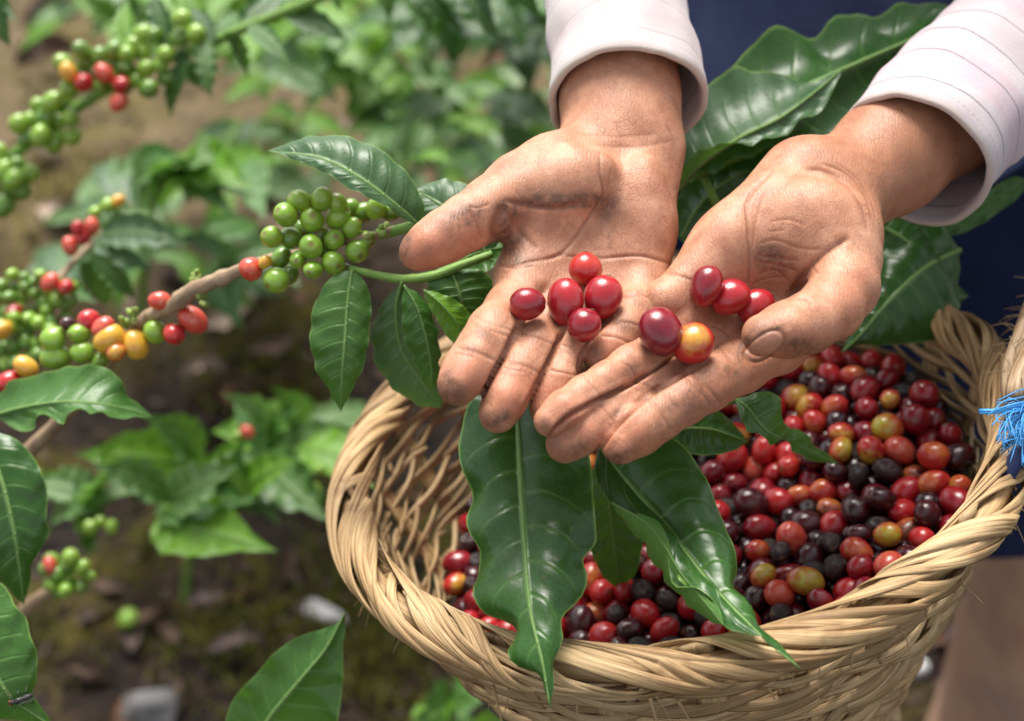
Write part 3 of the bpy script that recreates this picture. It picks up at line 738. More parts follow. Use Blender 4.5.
def pack_cherries(n=1150, it=120):
    R = nrs.uniform(.0052, .0073, n)
    rr = np.sqrt(nrs.uniform(0, 1, n)) * .13; th = nrs.uniform(0, 6.283, n)
    P = np.stack([rr * np.cos(th), rr * np.sin(th), np.zeros(n)], 1)
    P[:, 2] = fill_height(P[:, 0], P[:, 1]) - nrs.uniform(-.004, .024, n)
    for k in range(it):
        P[:, 2] -= .0004 * (k < it - 25)
        P4 = P.astype(np.float32); D = P4[:, None, :] - P4[None, :, :]
        d = np.sqrt(np.einsum('ijk,ijk->ij', D, D)); np.fill_diagonal(d, 9)
        ov = (R[:, None] + R[None, :]) * .97 - d
        m = ov > 0
        ii, jj = np.nonzero(m)
        push = D[ii, jj] / d[ii, jj][:, None] * (ov[ii, jj] * .5)[:, None] * .55
        np.add.at(P, ii, push)
        fl = fill_height(P[:, 0], P[:, 1]) - .024
        P[:, 2] = np.maximum(P[:, 2], fl + R * .2)
        hi = fill_height(P[:, 0], P[:, 1]) + .003
        P[:, 2] = np.minimum(P[:, 2], hi - R * .6)
        q = np.hypot(P[:, 0], P[:, 1]); lim = brad(P[:, 2]) - .006 - R
        s = np.where(q > lim, lim / np.maximum(q, 1e-6), 1); P[:, 0] *= s; P[:, 1] *= s
    return P, R
def make_heap():
    meshes = [cherry_mesh('cherry_shape', s, el=e, flat=f) for s, e, f in ((1, 1.12, 1.0), (2, 1.20, .94), (3, 1.05, .98), (4, 1.28, .93), (6, 1.16, .90), (7, 1.22, 1.0))]
    dried = [cherry_mesh('dried_cherry_shape', s, el=1.14, flat=.86, dent=.3) for s in (8, 9)]
    PL, R = pack_cherries()
    PW = bk(PL); Q = world2pix(PW); rp = R / Q[:, 2] * FX
    # which ones show from the front: a coarse id buffer
    buf = np.full((H, W), -1, int)
    yy, xx = np.mgrid[0:H, 0:W]
    for i in np.argsort(-Q[:, 2]):
        x0, x1 = int(Q[i, 0] - rp[i]), int(Q[i, 0] + rp[i]) + 1; y0, y1 = int(Q[i, 1] - rp[i]), int(Q[i, 1] + rp[i]) + 1
        x0, y0, x1, y1 = max(x0, 0), max(y0, 0), min(x1, W), min(y1, H)
        if x1 <= x0 or y1 <= y0: continue
        m = (xx[y0:y1, x0:x1] - Q[i, 0]) ** 2 + (yy[y0:y1, x0:x1] - Q[i, 1]) ** 2 < rp[i] ** 2
        buf[y0:y1, x0:x1][m] = i
    cnt = np.bincount(buf[buf >= 0], minlength=len(R))
    order = np.argsort(-cnt)
    show = [i for i in order[:300] if cnt[i] > 25]
    kinds = {}
    S = np.array([(s[0], s[1]) for s in SEEN], float); free = set(range(len(SEEN)))
    # traced colours go to the best matching cherries, one each
    pairs = sorted(((np.hypot(*(S[j] - Q[i, :2])), i, j) for i in show for j in range(len(SEEN)) if np.hypot(*(S[j] - Q[i, :2])) < 26))
    for d, i, j in pairs:
        if i in kinds or j not in free: continue
        kinds[i] = SEEN[j][2]; free.discard(j)
    pool = ['crimson'] * 9 + ['purple'] * 4 + ['black'] * 1 + ['red'] * 8 + ['blush'] * 3 + ['yellow'] * 1
    for i in show:
        if i in kinds: continue
        near = [SEEN[j][2] for j in np.argsort(np.hypot(*(S - Q[i, :2]).T))[:3]]
        kinds[i] = rnd.choice([x for x in near if x in ('crimson', 'purple', 'red', 'black')] * 3 + pool)
    def zone(px, py):
        if px < 520: return 'left of the long hanging leaf'
        if px < 720 and py > 520: return 'between the two hanging leaves'
        if py < 430: return 'at the back of the heap'
        if px > 880: return 'beside the right rim'
        if py > 560: return 'just behind the front rim'
        return 'in the middle of the heap'
    for i in show:
        kd = kinds[i]
        me = rnd.choice(dried if kd == 'black' else meshes)
        ax = np.array([nrs.normal(), nrs.normal(), nrs.normal() * .8 + .2])
        if kd in ('blush', 'yellow', 'green_patch', 'half_black'):
            # axis such that the coloured cheek (local +x) is turned up and out
            toc = np.array([0, 0, CAMZ]) - PW[i]; toc /= np.linalg.norm(toc)
            ch = toc + nrs.normal(0, .55, 3); ch /= np.linalg.norm(ch)
            az = np.cross(ch, nrs.normal(0, 1, 3)); az /= np.linalg.norm(az); ay = np.cross(az, ch)
            o = place_cherry(me, CM[kd], PW[i], R[i] * rnd.uniform(.96, 1.03), (0, 0, 1))
            o.rotation_quaternion = Matrix([ch, ay, az]).transposed().to_quaternion()
        else:
            o = place_cherry(me, CM[kd], PW[i], R[i] * rnd.uniform(.96, 1.03) * (.9 if kd == 'black' else 1), ax, rnd.uniform(0, 6.28))
        lab, g = KIND_LABEL[kd]
        zn = zone(*Q[i, :2])
        tag(o, lab + ' ' + zn, 'coffee cherry', g + ' cherries ' + zn)
    # the layers underneath, seen only through gaps
    mb = {k: MB() for k in ('crimson', 'purple', 'black')}
    me = cherry_mesh('buried_shape', 5, 18, 12)
    V0 = np.array([v.co[:] for v in me.vertices]); F0 = [tuple(p.vertices) for p in me.polygons]
    root = None; big = MB(); mi = []
    ks = ['crimson', 'purple', 'black']
    sh = set(show)
    for i in range(len(R)):
        if i in sh: continue
        M = np.array(rot_to(nrs.normal(0, 1, 3)).to_matrix())
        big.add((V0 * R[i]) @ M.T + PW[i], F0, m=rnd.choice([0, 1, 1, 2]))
    # dark sheet added under the cherries so the gaps read as shade
    th = np.linspace(0, 6.2832, 48, endpoint=False); V = [[0, 0, float(fill_height(0, 0)) - .020]]; F = []
    for q, rr in enumerate((.05, .10, .128)):
        for t in th: V.append([rr * math.cos(t), rr * math.sin(t), float(fill_height(rr * math.cos(t), rr * math.sin(t))) - .020])
    n = len(th)
    for j in range(n):
        F.append((0, 1 + j, 1 + (j + 1) % n))
        for q in (0, 1): F.append((1 + q * n + j, 1 + (q + 1) * n + j, 1 + (q + 1) * n + (j + 1) % n, 1 + q * n + (j + 1) % n))
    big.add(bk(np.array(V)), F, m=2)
    bmats = [cherry_material('buried_crimson_skin', (.20, .007, .012), (.10, .005, .010), scar=False), cherry_material('buried_purple_skin', (.05, .006, .010), (.025, .005, .008), scar=False), cherry_material('buried_black_skin', (.010, .006, .007), (.02, .009, .008), rough=.42, shrivel=True, scar=False)]  # darker copies of the skins, shade of the gaps put into the colour
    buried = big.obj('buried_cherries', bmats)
    # materials read object coordinates in metres here, so give the mesh its own coarse scale
    buried.data.transform(Matrix.Scale(1 / .0074, 4)); buried.scale = (.0074,) * 3
    tag(buried, 'dark coffee cherries packed underneath the top layer of the heap', 'cherry heap', kind='stuff')
    return meshes
# ------------------------------------------------------------------ coffee leaves and branches
def leaf_material(name, dark=(.013, .056, .009), mid=(.030, .108, .015), vein=(.085, .20, .035), rib=(.20, .35, .10), rough=.25, under=(.085, .21, .035), trans=.22, spots=.35):
    k = NT(name)
    uv = k.coord('UV'); u, v, _ = k.sep(uv); co = k.coord('Object')
    av = k.math('ABSOLUTE', k.math('SUBTRACT', v, .5)); av = k.math('MULTIPLY', av, 2.0)
    side = k.math('MULTIPLY', k.math('GREATER_THAN', v, .5), .37)
    n1 = k.noise(28, 4, .6, co); n2 = k.noise(160, 3, .6, co)
    ph = k.math('ADD', k.math('SUBTRACT', k.math('MULTIPLY', u, 9.0), k.math('MULTIPLY', k.math('POWER', av, 1.35), 1.25)), k.math('ADD', side, k.math('MULTIPLY', n1, .25)))
    fr = k.math('ABSOLUTE', k.math('SUBTRACT', k.math('FRACT', ph), .5))
    lv = k.math('MULTIPLY', k.ramp(fr, [(.0, 1), (.035, .55), (.10, 0)]), k.ramp(av, [(.0, 1), (.75, .6), (.95, 0)]))
    rb = k.ramp(av, [(.0, 1), (.028, .9), (.06, 0)])
    edge = k.ramp(av, [(.955, 0), (.99, 1)])
    tone = k.objrand()
    c = k.mix(k.ramp(n1, [(.3, 0), (.7, 1)]), dark, mid)
    c = k.mix(k.math('MULTIPLY', tone, .35), c, mid)
    c = k.mix(k.math('MULTIPLY', lv, .55), c, vein)
    fine = k.vor(420, co, 'DISTANCE_TO_EDGE')
    c = k.mix(k.ramp(fine, [(.0, .35), (.06, 0)]), c, vein)
    c = k.mix(k.math('MULTIPLY', rb, .85), c, rib)
    c = k.mix(k.math('MULTIPLY', edge, .7), c, (.20, .34, .07))  # rim highlight painted as a lighter line along the margin
    c = k.mix(k.ramp(n2, [(.68, 0), (.78, spots)]), c, (.16, .10, .03))
    bf = k.n('ShaderNodeNewGeometry').outputs['Backfacing']
    cu = k.mix(k.math('MULTIPLY', rb, .6), k.mix(k.math('MULTIPLY', lv, .5), under, (.15, .30, .07)), (.24, .38, .12))
    c2 = k.mix(bf, c, cu)
    h = k.math('ADD', k.math('MULTIPLY', lv, -.55), k.math('ADD', k.math('MULTIPLY', n2, .35), k.math('MULTIPLY', rb, .5)))
    nb = k.bump(h, .55, .0011)
    rg = k.math('ADD', k.math('ADD', rough, k.math('MULTIPLY', n1, .16)), k.math('MULTIPLY', bf, .25))
    k.fin(Base_Color=c2, Roughness=rg, Normal=nb, Specular_IOR_Level=.5)
    tr = k.t.nodes.new('ShaderNodeBsdfTranslucent'); k.set(tr.inputs['Color'], k.mix(.5, c2, (.20, .42, .04)))
    mx = k.t.nodes.new('ShaderNodeMixShader'); mx.inputs[0].default_value = trans
    k.t.links.new(k.b.outputs[0], mx.inputs[1]); k.t.links.new(tr.outputs[0], mx.inputs[2]); k.t.links.new(mx.outputs[0], k.out.inputs['Surface'])
    return k.m
LM = {}
def leaf_mats():
    LM['deep'] = leaf_material('deep_green_leaf')
    LM['mid'] = leaf_material('mid_green_leaf', (.028, .098, .012), (.055, .160, .022), (.12, .26, .055), (.24, .40, .13), .34)
    LM['grey'] = leaf_material('sky_sheen_green_leaf', (.030, .085, .030), (.055, .125, .045), (.12, .21, .085), (.22, .34, .15), .34)  # sheen of the bright sky greyed into the green
    LM['fresh'] = leaf_material('fresh_green_leaf', (.085, .22, .014), (.15, .33, .022), (.21, .40, .05), (.30, .48, .13), .34, trans=.34)
    LM['pale'] = leaf_material('pale_sheen_leaf', (.085, .17, .055), (.14, .25, .08), (.18, .30, .11), (.26, .38, .16), .24, trans=.3)  # paler green paints in the highlights on leaves farther back
    LM['far'] = leaf_material('dull_green_leaf', (.042, .11, .022), (.075, .17, .032), (.13, .25, .07), (.2, .32, .11), .27, spots=.5)
NH = 9
def leaf_sheet(Lp, Sp, Rp, arch=.10, wave=0.0, freq=7.0, quilt=.0007, seed=0, roll=0.0):
    """sheet between a left edge, a spine and a right edge, all n x 3 world points running from stalk to tip"""
    n = len(Sp); ph = seed * 1.7
    V = []; UV = []
    s = np.linspace(0, 1, n)
    T = np.gradient(Sp, axis=0); T /= np.linalg.norm(T, axis=1)[:, None] + 1e-9
    def half(E, sg):
        D = E - Sp; w = np.linalg.norm(D, axis=1)[:, None]
        N = np.cross(T, D * sg); N /= np.linalg.norm(N, axis=1)[:, None] + 1e-9
        N = np.where((w < 5e-4), 0, N)
        # keep the normal field smooth along the leaf
        for _ in range(3): N[1:-1] = (N[:-2] + N[1:-1] + N[2:]) / 3
        return D, w, N
    DL, wl, NL = half(Lp, -1); DR, wr, NR = half(Rp, 1)
    for j in range(-NH, NH + 1):
        t = abs(j) / NH
        D, w, N = (DL, wl, NL) if j < 0 else (DR, wr, NR)
        env = np.sin(np.pi * np.clip(s, 0, 1)) ** .6
        phs = s * 9.0 - 1.25 * t ** 1.35 + (.37 if j > 0 else 0)
        h = arch * w[:, 0] * math.sin(math.pi * t) * .8
        h = h + quilt * env * np.sin(math.pi * min(1, t * 1.1)) * (.5 - .5 * np.cos(2 * math.pi * phs)) * np.minimum(1, w[:, 0] / .012)
        h = h + wave * env * t ** 2.2 * (np.sin(freq * 2 * math.pi * s + ph + (1.3 if j > 0 else 0)) + .5 * np.sin(freq * 3.7 * s * math.pi + ph * 2 + j))
        P = Sp + D * (t - roll * t * t * (1 - t)) + N * h[:, None]
        V.append(P); UV.append(np.stack([s, np.full(n, .5 + .5 * j / NH)], 1))
    m = 2 * NH + 1
    V = np.stack(V, 1).reshape(-1, 3); UV = np.stack(UV, 1).reshape(-1, 2)
    F = [(i * m + j, i * m + j + 1, (i + 1) * m + j + 1, (i + 1) * m + j) for i in range(n - 1) for j in range(m - 1)]
    return V, F, UV
def leaf(spine, left, right, dl=0.0, dr=0.0, mat='deep', parent=None, n=44, name='leaf', label=None, petiole=None, **kw):
    """a leaf traced as it lies: spine = (x, y, distance) points, edges = (x, y[, distance]) points; dl, dr set the edges nearer (-) or farther (+)"""
    sp = np.array([C3(*p) for p in spine]); S = resample(sp, n)
    sd = S[:, 2]
    def edge(E, d0):
        E = [tuple(e) for e in E]
        ex = np.array([(e[0], e[1]) for e in E], float)
        full = [(spine[0][0], spine[0][1])] + [tuple(e) for e in ex] + [(spine[-1][0], spine[-1][1])]
        q = resample(np.array([(a, b, 0.0) for a, b in full]), n)[:, :2]
        # slide each edge point to pair with the spine so that ribs run a little forward
        t = np.linspace(0, 1, n); prof = np.sin(np.pi * np.clip(t, 0, 1)) ** .7
        if hasattr(d0, '__len__'): dd = np.interp(t, np.linspace(0, 1, len(d0)), d0)
        else: dd = d0
        D = sd + dd * prof
        return np.stack([(q[:, 0] - W / 2) / FX * D, -(q[:, 1] - H / 2) / FX * D, D], 1)
    Lc, Rc = edge(left, dl), edge(right, dr)
    Lw, Sw, Rw = cam2world(Lc), cam2world(S), cam2world(Rc)
    ln = np.linalg.norm(np.diff(Sw, axis=0), axis=1).sum()
    kw['wave'] = min(kw.get('wave', 0) * 1.2, .016 * ln); kw.setdefault('freq', 5.5)
    V, F, UV = leaf_sheet(Lw, Sw, Rw, **kw)
    m = 2 * NH + 1
    # upper side towards the eye
    nrm = np.cross(V[F[len(F) // 2][1]] - V[F[len(F) // 2][0]], V[F[len(F) // 2][3]] - V[F[len(F) // 2][0]])
    mb = MB(); mb.add(V, F, UV)
    rib = S.copy(); r0 = .0011 * max(.5, np.linalg.norm(Lw[n // 2] - Rw[n // 2]) / .035)
    ribw = Sw
    if petiole is not None:
        pp = resample(np.array([C3(*q) for q in petiole] + [sp[0]]), 10)
        tv, tf, tuv = tube(cam2world(pp), r0 * 1.15, 6); mb.add(tv, tf, np.full((len(tv), 2), .5))
    o = mb.obj(name, LM[mat], parent)
    tv, tf, tuv = tube(ribw, r0 * np.linspace(1, .25, n), 6)
    tuv = np.stack([np.repeat(np.linspace(0, 1, n), 6), np.full(n * 6, .5)], 1)
    mesh_obj('midrib', tv, tf, LM[mat], o, uv=tuv)
    if kw.get('flip'): pass
    if label: o['label'] = label
    return o
def face_up(o, toward=None):
    """turn a leaf's upper (front) side towards a point"""
    me = o.data; c = Vector((0, 0, 0)); a = Vector((0, 0, 0))
    me.update()
    for p in me.polygons[:(2 * NH) * 40]:
        a += p.normal * p.area
    mid = o.matrix_basis.translation if o.parent is None else world_loc(o)
    cen = sum((v.co for v in me.vertices), Vector()) / len(me.vertices) + mid
    tgt = (toward or Vector((0, 0, CAMZ))) - cen
    if a.dot(tgt) < 0: me.flip_normals()
    return o
def underside(o):
    face_up(o); o.data.flip_normals(); return o
def generic_leaf(seed, wave=.05, droop=.25, width=.36, fold=.25):
    """unit-length coffee leaf along +x, upper side +z"""
    r = random.Random(seed); n = 30; s = np.linspace(0, 1, n)
    bend = r.uniform(-.08, .08)
    Sp = np.stack([s * (1 - .08 * droop), bend * np.sin(s * math.pi), .10 * np.sin(s * math.pi * .8) - droop * s ** 2 * .6], 1)
    w = width / 2 * np.sin(math.pi * np.clip(s, 0, 1) ** .86) ** .8 * (1 - .25 * s)
    w = w * np.clip((1 - s) * 3.2, 0, 1) ** .4 + .012 * (1 - s) * (s > 0)
    f1, f2 = r.uniform(0, 6), r.uniform(0, 6)
    wl = w * (1 + .07 * np.sin(s * 30 + f1)); wr = w * (1 + .07 * np.sin(s * 28 + f2))
    Lp = Sp + np.stack([0 * s, wl, fold * w], 1); Rp = Sp + np.stack([0 * s, -wr, fold * w], 1)
    V, F, UV = leaf_sheet(Lp, Sp, Rp, arch=.12, wave=wave * .35, freq=r.uniform(4.5, 7), quilt=.009, seed=seed)
    tv, tf, _ = tube(np.vstack([[[-.10, 0, .0]], Sp]), np.concatenate([[.011], .010 * np.linspace(1, .2, n)]), 5)
    me = bpy.data.meshes.new('leaf_shape')
    VV = np.vstack([V, tv]); FF = F + [tuple(i + len(V) for i in f) for f in tf]
    me.from_pydata(VV.tolist(), [], FF)
    lay = me.uv_layers.new(name='UVMap'); li = np.zeros(len(me.loops), np.int32); me.loops.foreach_get('vertex_index', li)
    uv = np.vstack([UV, np.full((len(tv), 2), .5)]); lay.data.foreach_set('uv', uv[li].astype(np.float32).ravel())
    me.polygons.foreach_set('use_smooth', np.ones(len(me.polygons), bool)); me.update()
    if sum(p.normal.z * p.area for p in me.polygons[:len(F)]) < 0: me.flip_normals()
    me.materials.append(None)
    return me
GL = []
def put_leaf(base, direction, length, mat, parent, up=None, seed=None, name='leaf', width=1.0):
    me = GL[(rnd.randrange(len(GL)) if seed is None else seed) % len(GL)]
    o = bpy.data.objects.new(name, me); link(o, parent)
    d = Vector(direction).normalized(); upv = Vector(up) if up is not None else Vector((0, 0, 1))
    y = upv.cross(d)
    if y.length < 1e-3: y = Vector((1, 0, 0)).cross(d)
    y.normalize(); z = d.cross(y)
    o.rotation_mode = 'QUATERNION'; o.rotation_quaternion = Matrix((d, y, z)).transposed().to_quaternion()
    o.location = Vector(base) - (world_loc(parent) if parent is not None else Vector())
    o.scale = (length, length * width, length)
    o.material_slots[0].link = 'OBJECT'; o.material_slots[0].material = LM[mat]
    return o
def bark_material(name, a, b, c):
    k = NT(name); co = k.coord('Object'); uv = k.coord('UV'); x, y, z = k.sep(uv)
    n = k.noise(60, 4, .65, co); f = k.noise(1.0, 3, .6, k.comb(k.math('MULTIPLY', x, 90), k.math('MULTIPLY', y, 9), 0))
    col = k.mix(k.ramp(n, [(.35, 0), (.65, 1)]), a, b); col = k.mix(k.ramp(f, [(.5, 0), (.7, .7)]), col, c)
    return k.fin(Base_Color=col, Roughness=.6, Normal=k.bump(f, .5, .001))
BM_ = {}
def bark_mats():
    BM_['wood'] = bark_material('pale_bark', (.26, .17, .10), (.38, .27, .17), (.14, .085, .05))
    BM_['green'] = bark_material('green_stem_skin', (.13, .26, .035), (.17, .30, .05), (.10, .17, .04))
    BM_['bud'] = bark_material('bud_skin', (.20, .30, .05), (.27, .33, .09), (.16, .16, .05))
def stem(pts, r, mat, parent, name='stem', knots=0.0, seg=9):
    P = resample(np.array([C3(*p) for p in pts]), max(14, len(pts) * 9))
    n = len(P); t = np.linspace(0, 1, n)
    R = np.interp(t, np.linspace(0, 1, len(r)), r) if hasattr(r, '__len__') else np.full(n, r)
    if knots: R = R * (1 + knots * np.exp(-((np.mod(t * 5 + .3, 1) - .5) / .09) ** 2))
    V, F, uv = tube(cam2world(P), R, seg, wob=R.mean() * .04)
    return mesh_obj(name, V, F, BM_[mat], parent, uv=uv)
def cluster(lst, parent, meshes, name='cherry', stalk_to=None):
    """lst: (x, y, distance, radius px, material)"""
    out = []
    for (px, py, D, rp, m) in lst:
        p = U(px, py, D); r = rp / FX * D
        tgt = U(*stalk_to) if stalk_to is not None else p + Vector((0, 0, .05))
        ax = (p - tgt).normalized() + Vector((rnd.uniform(-.4, .4), rnd.uniform(-.4, .4), rnd.uniform(-.4, .4)))
        o = place_cherry(rnd.choice(meshes), CM[m], p, r * .95, ax, rnd.uniform(0, 6), parent, name)
        if m in ('blush', 'golden', 'yellow', 'coral', 'green_patch'):
            ch = (Vector((0, 0, CAMZ)) - p).normalized(); az = ch.cross(Vector((rnd.uniform(-1, 1), rnd.uniform(-1, 1), .4))).normalized()
            o.rotation_quaternion = Matrix((ch, az.cross(ch), az)).transposed().to_quaternion()
        out.append(o)
    return out
def buds(px, py, D, parent, n=7, spread=9):
    mb = MB()
    for i in range(n):
        a = np.array(U(px, py, D)); b = np.array(U(px + rnd.uniform(-spread, spread), py + rnd.uniform(-spread, spread), D + rnd.uniform(-.006, .006)))
        V, F, uv = tube(np.linspace(a, b, 6), np.array([.0007, .0007, .0012, .0017, .0014, .0004]), 6); mb.add(V, F, uv)
    return mb.obj('bud_cluster', BM_['bud'], parent)

def focus_branch(meshes):
    """the branch in focus at the left: green cluster, ripening row, leaves"""
    D = .655
    root = empty('coffee_branch', U(300, 275, D))
    tag(root, 'coffee branch beside the left thumb with tight green cluster and ripening row of cherries', 'coffee branch')
    stem([(404, 228, .640), (372, 236, .645), (340, 242, .652), (300, 254, .66), (262, 262, .668), (222, 278, .68), (192, 291, .69), (172, 306, .70), (148, 316, .71)], [.0018, .0019, .0022, .0025, .0028, .0032, .0042, .0038, .0034], 'wood', root, 'woody_stem', .25)
    stem([(455, 212, .635), (425, 222, .636), (398, 230, .641), (378, 234, .645)], [.0020, .0024, .0026], 'green', root, 'green_tip')
    # green cluster
    g = [(286, 215, 13, 'green'), (300, 201, 11.5, 'green'), (322, 199, 12, 'green'), (338, 204, 11, 'green'), (312, 220, 13.5, 'green'), (338, 217, 12.5, 'green'), (272, 237, 11.5, 'green'), (291, 238, 12, 'dark_green'), (311, 247, 13, 'green'), (334, 240, 11.5, 'green'), (333, 263, 12.5, 'green'), (313, 270, 10.5, 'green'), (281, 258, 11, 'dark_green'), (298, 260, 10, 'green'), (357, 251, 12.5, 'green'), (352, 228, 11, 'green'), (277, 280, 14, 'green'), (290, 275, 9.5, 'dark_green'), (350, 208, 10, 'dark_green'), (363, 213, 11, 'dark_green'), (376, 209, 11, 'green'), (391, 212, 10, 'dark_green'), (345, 272, 9, 'dark_green'), (320, 235, 10, 'dark_green'), (304, 229, 10, 'dark_green'), (326, 252, 9, 'dark_green'), (366, 240, 9.5, 'green'), (251, 269, 12.5, 'coral'), (265, 262, 7, 'golden')]
    cluster([(x, y, D - .012 + .0007 * abs(x - 320) / 10 + rnd.uniform(-.004, .004) + (.010 if m == 'dark_green' else 0), r, m) for x, y, r, m in g], root, meshes, stalk_to=(325, 243, .664))
    row = [(193, 320, 14, 'coral'), (174, 334, 11.5, 'red'), (155, 332, 12.5, 'green'), (136, 345, 13.5, 'golden'), (110, 339, 16, 'golden'), (103, 327, 11, 'coral'), (89, 321, 12, 'red'), (80, 333, 11.5, 'green'), (82, 352, 11.5, 'green'), (53, 339, 13, 'green'), (56, 357, 13.5, 'green'), (99, 361, 9.5, 'green'), (26, 367, 12, 'golden'), (9, 381, 11, 'red'), (160, 301, 11, 'coral'), (68, 324, 8, 'purple'), (116, 352, 10, 'yellow')]
    cluster([(x, y, .700 + .0001 * (190 - x) + rnd.uniform(-.004, .004), r, m) for x, y, r, m in row], root, meshes, stalk_to=(120, 318, .72))
    for q in ((200, 288, .688), (196, 275, .69), (202, 300, .688), (134, 315, .705), (126, 322, .71), (370, 236, .64), (384, 230, .64)): buds(*q, root, 6, 8)
    stem([(148, 316, .71), (120, 345, .735), (110, 360, .745), (75, 405, .765), (28, 452, .79), (-60, 540, .86), (-260, 700, 1.05)], [.0034, .0040, .0042, .0048, .0052, .006, .008], 'wood', root, 'old_wood', .15)
    # leaves of the tip
    face_up(leaf([(420, 226, .634), (395, 204, .628), (360, 178, .626), (320, 158, .630), (268, 151, .640)],
         [(424, 205), (412, 180), (392, 158), (362, 141), (330, 135), (300, 139), (282, 145)], [(404, 219), (380, 203), (352, 190), (325, 173), (300, 162), (284, 155)],
         dl=.010, dr=-.004, mat='grey', parent=root, quilt=.0016, wave=.0006, arch=.12, seed=3))
    face_up(leaf([(352, 270, .640), (348, 300, .637), (345, 345, .636), (342, 380, .640), (341, 412, .646)],
         [(334, 275), (316, 300), (310, 335), (316, 368), (330, 392)], [(362, 278), (371, 300), (369, 335), (364, 365), (352, 390)],
         dl=.004, dr=.003, mat='mid', parent=root, quilt=.0010, wave=.0023, seed=1))
    stem([(350, 268, .644), (372, 274, .640), (400, 279, .636), (432, 276, .633), (462, 265, .632), (492, 254, .634)], [.0016, .0019, .0021, .0021, .0019], 'green', root, 'green_twig')
    face_up(leaf([(402, 281, .634), (396, 310, .640), (402, 350, .648), (425, 385, .655), (441, 408, .662)],
         [(384, 302), (372, 328), (375, 360), (390, 385), (412, 402), (430, 407)], [(412, 305), (424, 335), (437, 370), (444, 395)],
         dl=.008, dr=.004, mat='grey', parent=root, quilt=.0013, wave=.0030, seed=5))
    face_up(leaf([(404, 285, .630), (418, 310, .630), (428, 345, .634), (432, 375, .640), (430, 392, .645)],
         [(402, 305), (404, 335), (414, 360), (424, 382)], [(425, 300), (436, 325), (440, 352), (438, 380)],
         dl=.004, dr=.006, mat='mid', parent=root, quilt=.0008, wave=.0019, seed=9))
    face_up(leaf([(424, 290, .628), (440, 303, .626), (456, 322, .628), (468, 345, .634)],
         [(440, 293), (460, 303), (474, 320), (476, 340)], [(426, 300), (438, 322), (450, 340), (462, 350)],
         dl=.003, dr=.003, mat='fresh', parent=root, quilt=.0005, wave=.0023, seed=4))
    face_up(leaf([(452, 270, .634), (458, 288, .632), (463, 308, .634), (466, 335, .640)],
         [(432, 276), (428, 292), (436, 305), (452, 325)], [(480, 270), (495, 285), (492, 310), (478, 330)],
         dl=.003, dr=.006, mat='mid', parent=root, quilt=.0010, wave=.0019, seed=6))
    face_up(leaf([(492, 262, .650), (470, 232, .648), (445, 208, .650), (416, 190, .655)],
         [(500, 230), (480, 195), (455, 180), (432, 182)], [(470, 262), (440, 245), (418, 222), (412, 202)],
         dl=.008, dr=.002, mat='grey', parent=root, quilt=.0012, wave=.0030, seed=7))
    face_up(leaf([(432, 275, .645), (450, 265, .646), (480, 252, .648), (515, 245, .655)],
         [(450, 258), (475, 242), (500, 240)], [(450, 285), (480, 275), (505, 258)], dl=.004, dr=-.002, mat='mid', parent=root, quilt=.0008, wave=.0019, seed=8))
    # wavy leaf by the ripening row
    face_up(leaf([(-14, 418, .715), (20, 408, .700), (60, 402, .690), (100, 404, .690), (130, 410, .697), (153, 417, .705)],
         [(-8, 400), (12, 382), (30, 376), (42, 372), (52, 374), (64, 365), (84, 367), (102, 365), (118, 378), (130, 396)], [(0, 420), (14, 428), (28, 431), (42, 415), (62, 422), (80, 408), (102, 415), (130, 418)],
         dl=.012, dr=-.010, mat='mid', parent=root, quilt=.0010, wave=.0019, seed=2))
    return root
def near_leaves(meshes):
    """lower left: a branch close by with two big leaves, one with a fly on it"""
    root = empty('coffee_branch', U(-30, 560, .70))
    tag(root, 'coffee branch at the lower left edge with two big smooth leaves, one carrying a fly', 'coffee branch')
    stem([(-300, 820, .85), (-60, 620, .70), (-30, 560, .69), (-25, 480, .70), (-40, 420, .72)], [.004, .003, .003, .0025], 'green', root)
    face_up(leaf([(-20, 432, .690), (0, 475, .682), (14, 530, .680), (20, 570, .684), (24, 604, .690)],
         [(-40, 470), (-36, 530), (-10, 570), (8, 590)], [(10, 436), (34, 458), (47, 490), (46, 520), (50, 534), (36, 555), (30, 580)], dl=.01, dr=.006, mat='deep', parent=root, quilt=.0010, wave=.0027, seed=11))
    lf = face_up(leaf([(-34, 590, .640), (-18, 640, .634), (5, 690, .634), (30, 712, .640), (58, 730, .648)],
         [(-60, 640), (-50, 690), (-20, 712), (20, 722)], [(-2, 582), (10, 595), (14, 603), (26, 618), (30, 634), (37, 652), (36, 680), (34, 695), (44, 712)], dl=.006, dr=.004, mat='mid', parent=root, quilt=.0008, wave=.0015, seed=12))
    root2 = empty('coffee_seedling', U(262, 800, .80))
    tag(root2, 'single broad pointed coffee leaf rising at the bottom edge below the basket rim', 'coffee leaf')
    stem([(180, 980, .95), (225, 820, .77), (250, 740, .72), (262, 722, .71)], [.0024, .002], 'green', root2)
    face_up(leaf([(246, 760, .715), (268, 720, .700), (300, 680, .690), (326, 648, .690), (345, 612, .695)],
         [(228, 740), (230, 705), (254, 676), (284, 645), (318, 630), (336, 624)], [(290, 770), (330, 740), (341, 700), (343, 660), (344, 632)], dl=.004, dr=.006, mat='mid', parent=root2, quilt=.0008, wave=.0019, seed=13))
    return lf
